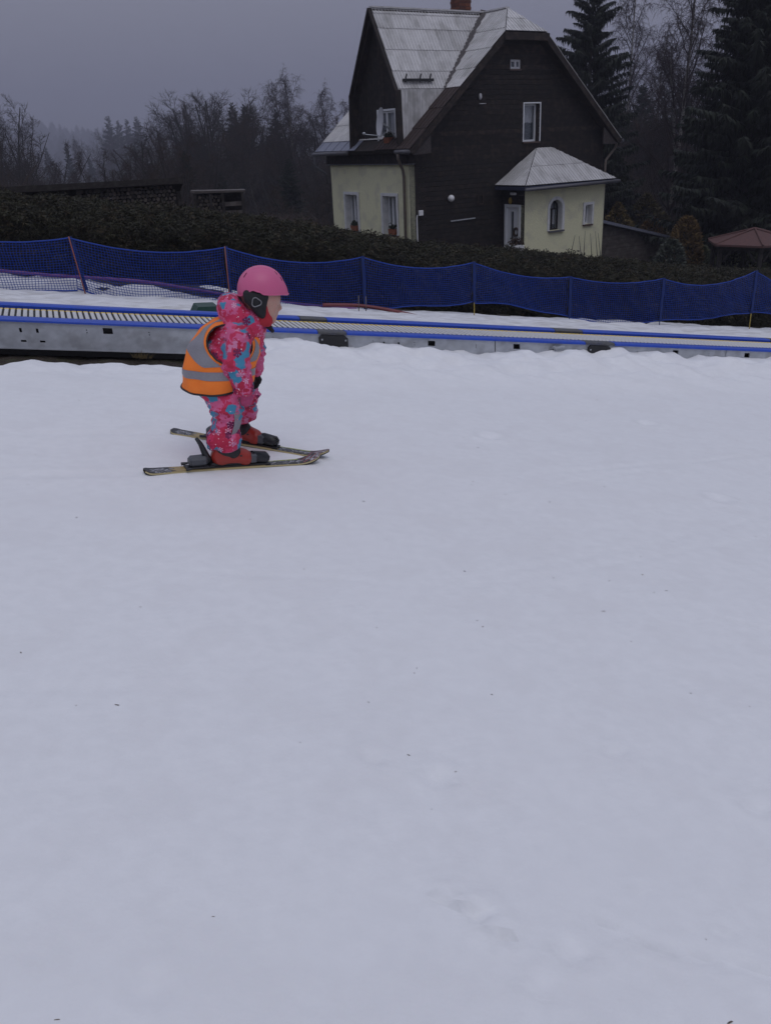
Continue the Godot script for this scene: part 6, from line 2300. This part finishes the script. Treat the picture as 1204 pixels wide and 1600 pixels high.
	for s in [-1.0, 1.0]:
		var pad := blob("ear_pad", [
			[V.call(0.105, 0.780, s * 0.070), V.call(0.170, 0.772, s * 0.070), 0.018, 0.018],
			[V.call(0.108, 0.758, s * 0.072), V.call(0.150, 0.700, s * 0.064), 0.020, 0.017],
			[V.call(0.176, 0.760, s * 0.068), V.call(0.158, 0.695, s * 0.062), 0.018, 0.015],
			[V.call(0.140, 0.755, s * 0.074), V.call(0.145, 0.735, s * 0.072), 0.022, 0.020],
			[V.call(0.158, 0.695, s * 0.066), V.call(0.166, 0.640, s * 0.040), 0.012, 0.008]], 0.0042, 150.0, M.glove_black, helm)
		var loop := []
		var lr := []
		for i in 33:
			var an := TAU * i / 32.0
			var rr := 0.0195 * (1.0 + 0.13 * cos(3.0 * an + 0.6))
			loop.append(V.call(0.140 + rr * cos(an), 0.746 + rr * sin(an) * 0.95, s * (0.0965 - 0.10 * rr * rr * 10.0 - 0.06 * (0.752 - (0.752 + rr * sin(an))))))
			lr.append(0.0024)
		var ls := sb(true)
		tube(ls, loop, lr, 6)
		part("logo_ring", ls, mat(lin(0.22, 0.22, 0.23), 0.4), pad)
	# chin strap with its loose end
	blob("chin_strap", [[V.call(0.166, 0.642, 0.042), V.call(0.182, 0.626, 0.02), 0.008, 0.008], [V.call(0.182, 0.626, 0.02), V.call(0.182, 0.626, -0.02), 0.008, 0.008], [V.call(0.166, 0.642, -0.042), V.call(0.182, 0.626, -0.02), 0.008, 0.008], [V.call(0.182, 0.626, 0.02), V.call(0.198, 0.606, 0.03), 0.008, 0.009]], 0.004, 200.0, M.glove_black, helm)
	# boots stand in the bindings
	for k in 2:
		var x: Transform3D = Transform3D(Basis(), Vector3(0, -cy, 0)) * skis[k]
		var sh := blob("boot", [
			[V.call(-0.078, 0.058, -0.006), V.call(-0.078, 0.058, 0.006), 0.030, 0.030], [V.call(-0.06, 0.052, 0), V.call(0.045, 0.050, 0), 0.031, 0.030],
			[V.call(0.045, 0.048, -0.008), V.call(0.052, 0.048, 0.008), 0.027, 0.027], [V.call(-0.03, 0.085, 0), V.call(0.035, 0.060, 0), 0.035, 0.029],
			[V.call(-0.065, 0.075, 0), V.call(-0.062, 0.11, 0), 0.038, 0.040]], 0.005, 120.0, M.boot_red, o)
		sh.transform = x
		var cf := blob("cuff", [[V.call(-0.058, 0.092, 0), V.call(-0.05, 0.15, 0), 0.045, 0.047], [V.call(-0.03, 0.06, -0.008), V.call(-0.012, 0.085, 0.008), 0.0355, 0.036]], 0.006, 130.0, M.boot_black, sh)
		var st := sb()
		box(st, V.call(-0.015, 0.031, 0), V.call(0.205, 0.014, 0.056), Basis(), 0.005)
		part("sole", st, M.boot_black, sh)
		for q in [[0.018, 0.078, -0.4], [-0.005, 0.092, -0.5]]:
			st = sb()
			box(st, V.call(q[0], q[1], 0.022), V.call(0.012, 0.006, 0.036), Basis(Vector3(1, 0, 0), 0.6), 0.002)
			part("buckle", st, M.boot_black, sh)

func _ready() -> void:
	rng.seed = 2024
	# camera held at standing height, tipped down, a little off level
	var cam := Camera3D.new()
	cam.name = "camera"
	cam.position = Vector3(0, 1.5, 0)
	cam.basis = Basis(Vector3.RIGHT, deg_to_rad(-23.15)) * Basis(Vector3(0, 0, 1), deg_to_rad(-2.6))
	cam.fov = 61.3
	cam.near = 0.05
	cam.far = 1500
	add_child(cam)
	cam.current = true
	# even overcast: three times as bright overhead as at the horizon
	var sky := ProceduralSkyMaterial.new()
	sky.sky_horizon_color = lin(0.172, 0.175, 0.228)
	sky.sky_top_color = lin(0.498, 0.538, 0.70)
	sky.sky_curve = 0.6
	sky.ground_horizon_color = lin(0.172, 0.175, 0.228)
	sky.ground_bottom_color = lin(0.2, 0.2, 0.25)
	sky.sun_angle_max = 0.0
	var env := Environment.new()
	env.background_mode = Environment.BG_SKY
	env.sky = Sky.new()
	env.sky.sky_material = sky
	env.tonemap_mode = Environment.TONE_MAPPER_LINEAR
	env.tonemap_exposure = 1.0
	env.fog_enabled = true
	env.fog_density = 0.001
	env.volumetric_fog_enabled = true
	env.volumetric_fog_density = 0.0
	env.fog_light_color = lin(0.75, 0.76, 0.9)
	env.sdfgi_enabled = true
	env.ssao_enabled = true
	env.ssil_enabled = true
	var we := WorldEnvironment.new()
	we.name = "world_environment"
	we.environment = env
	add_child(we)
	var sun := DirectionalLight3D.new()
	sun.name = "sun"
	sun.light_energy = 0.15
	sun.light_angular_distance = 40.0
	sun.light_color = Color(1.0, 0.985, 0.97)
	sun.rotation = Vector3(deg_to_rad(-62), deg_to_rad(20), 0)
	sun.shadow_enabled = true
	sun.sky_mode = DirectionalLight3D.SKY_MODE_LIGHT_ONLY
	add_child(sun)

	setup_materials()
	build_ground()
	print("ground ", Time.get_ticks_msec())
	build_lift()
	build_net()
	build_hedge()
	print("lift net hedge ", Time.get_ticks_msec())
	build_house()
	build_sheds()
	print("house ", Time.get_ticks_msec())
	build_trees()
	build_mist()
	print("trees ", Time.get_ticks_msec())
	build_child()
	print("child ", Time.get_ticks_msec())
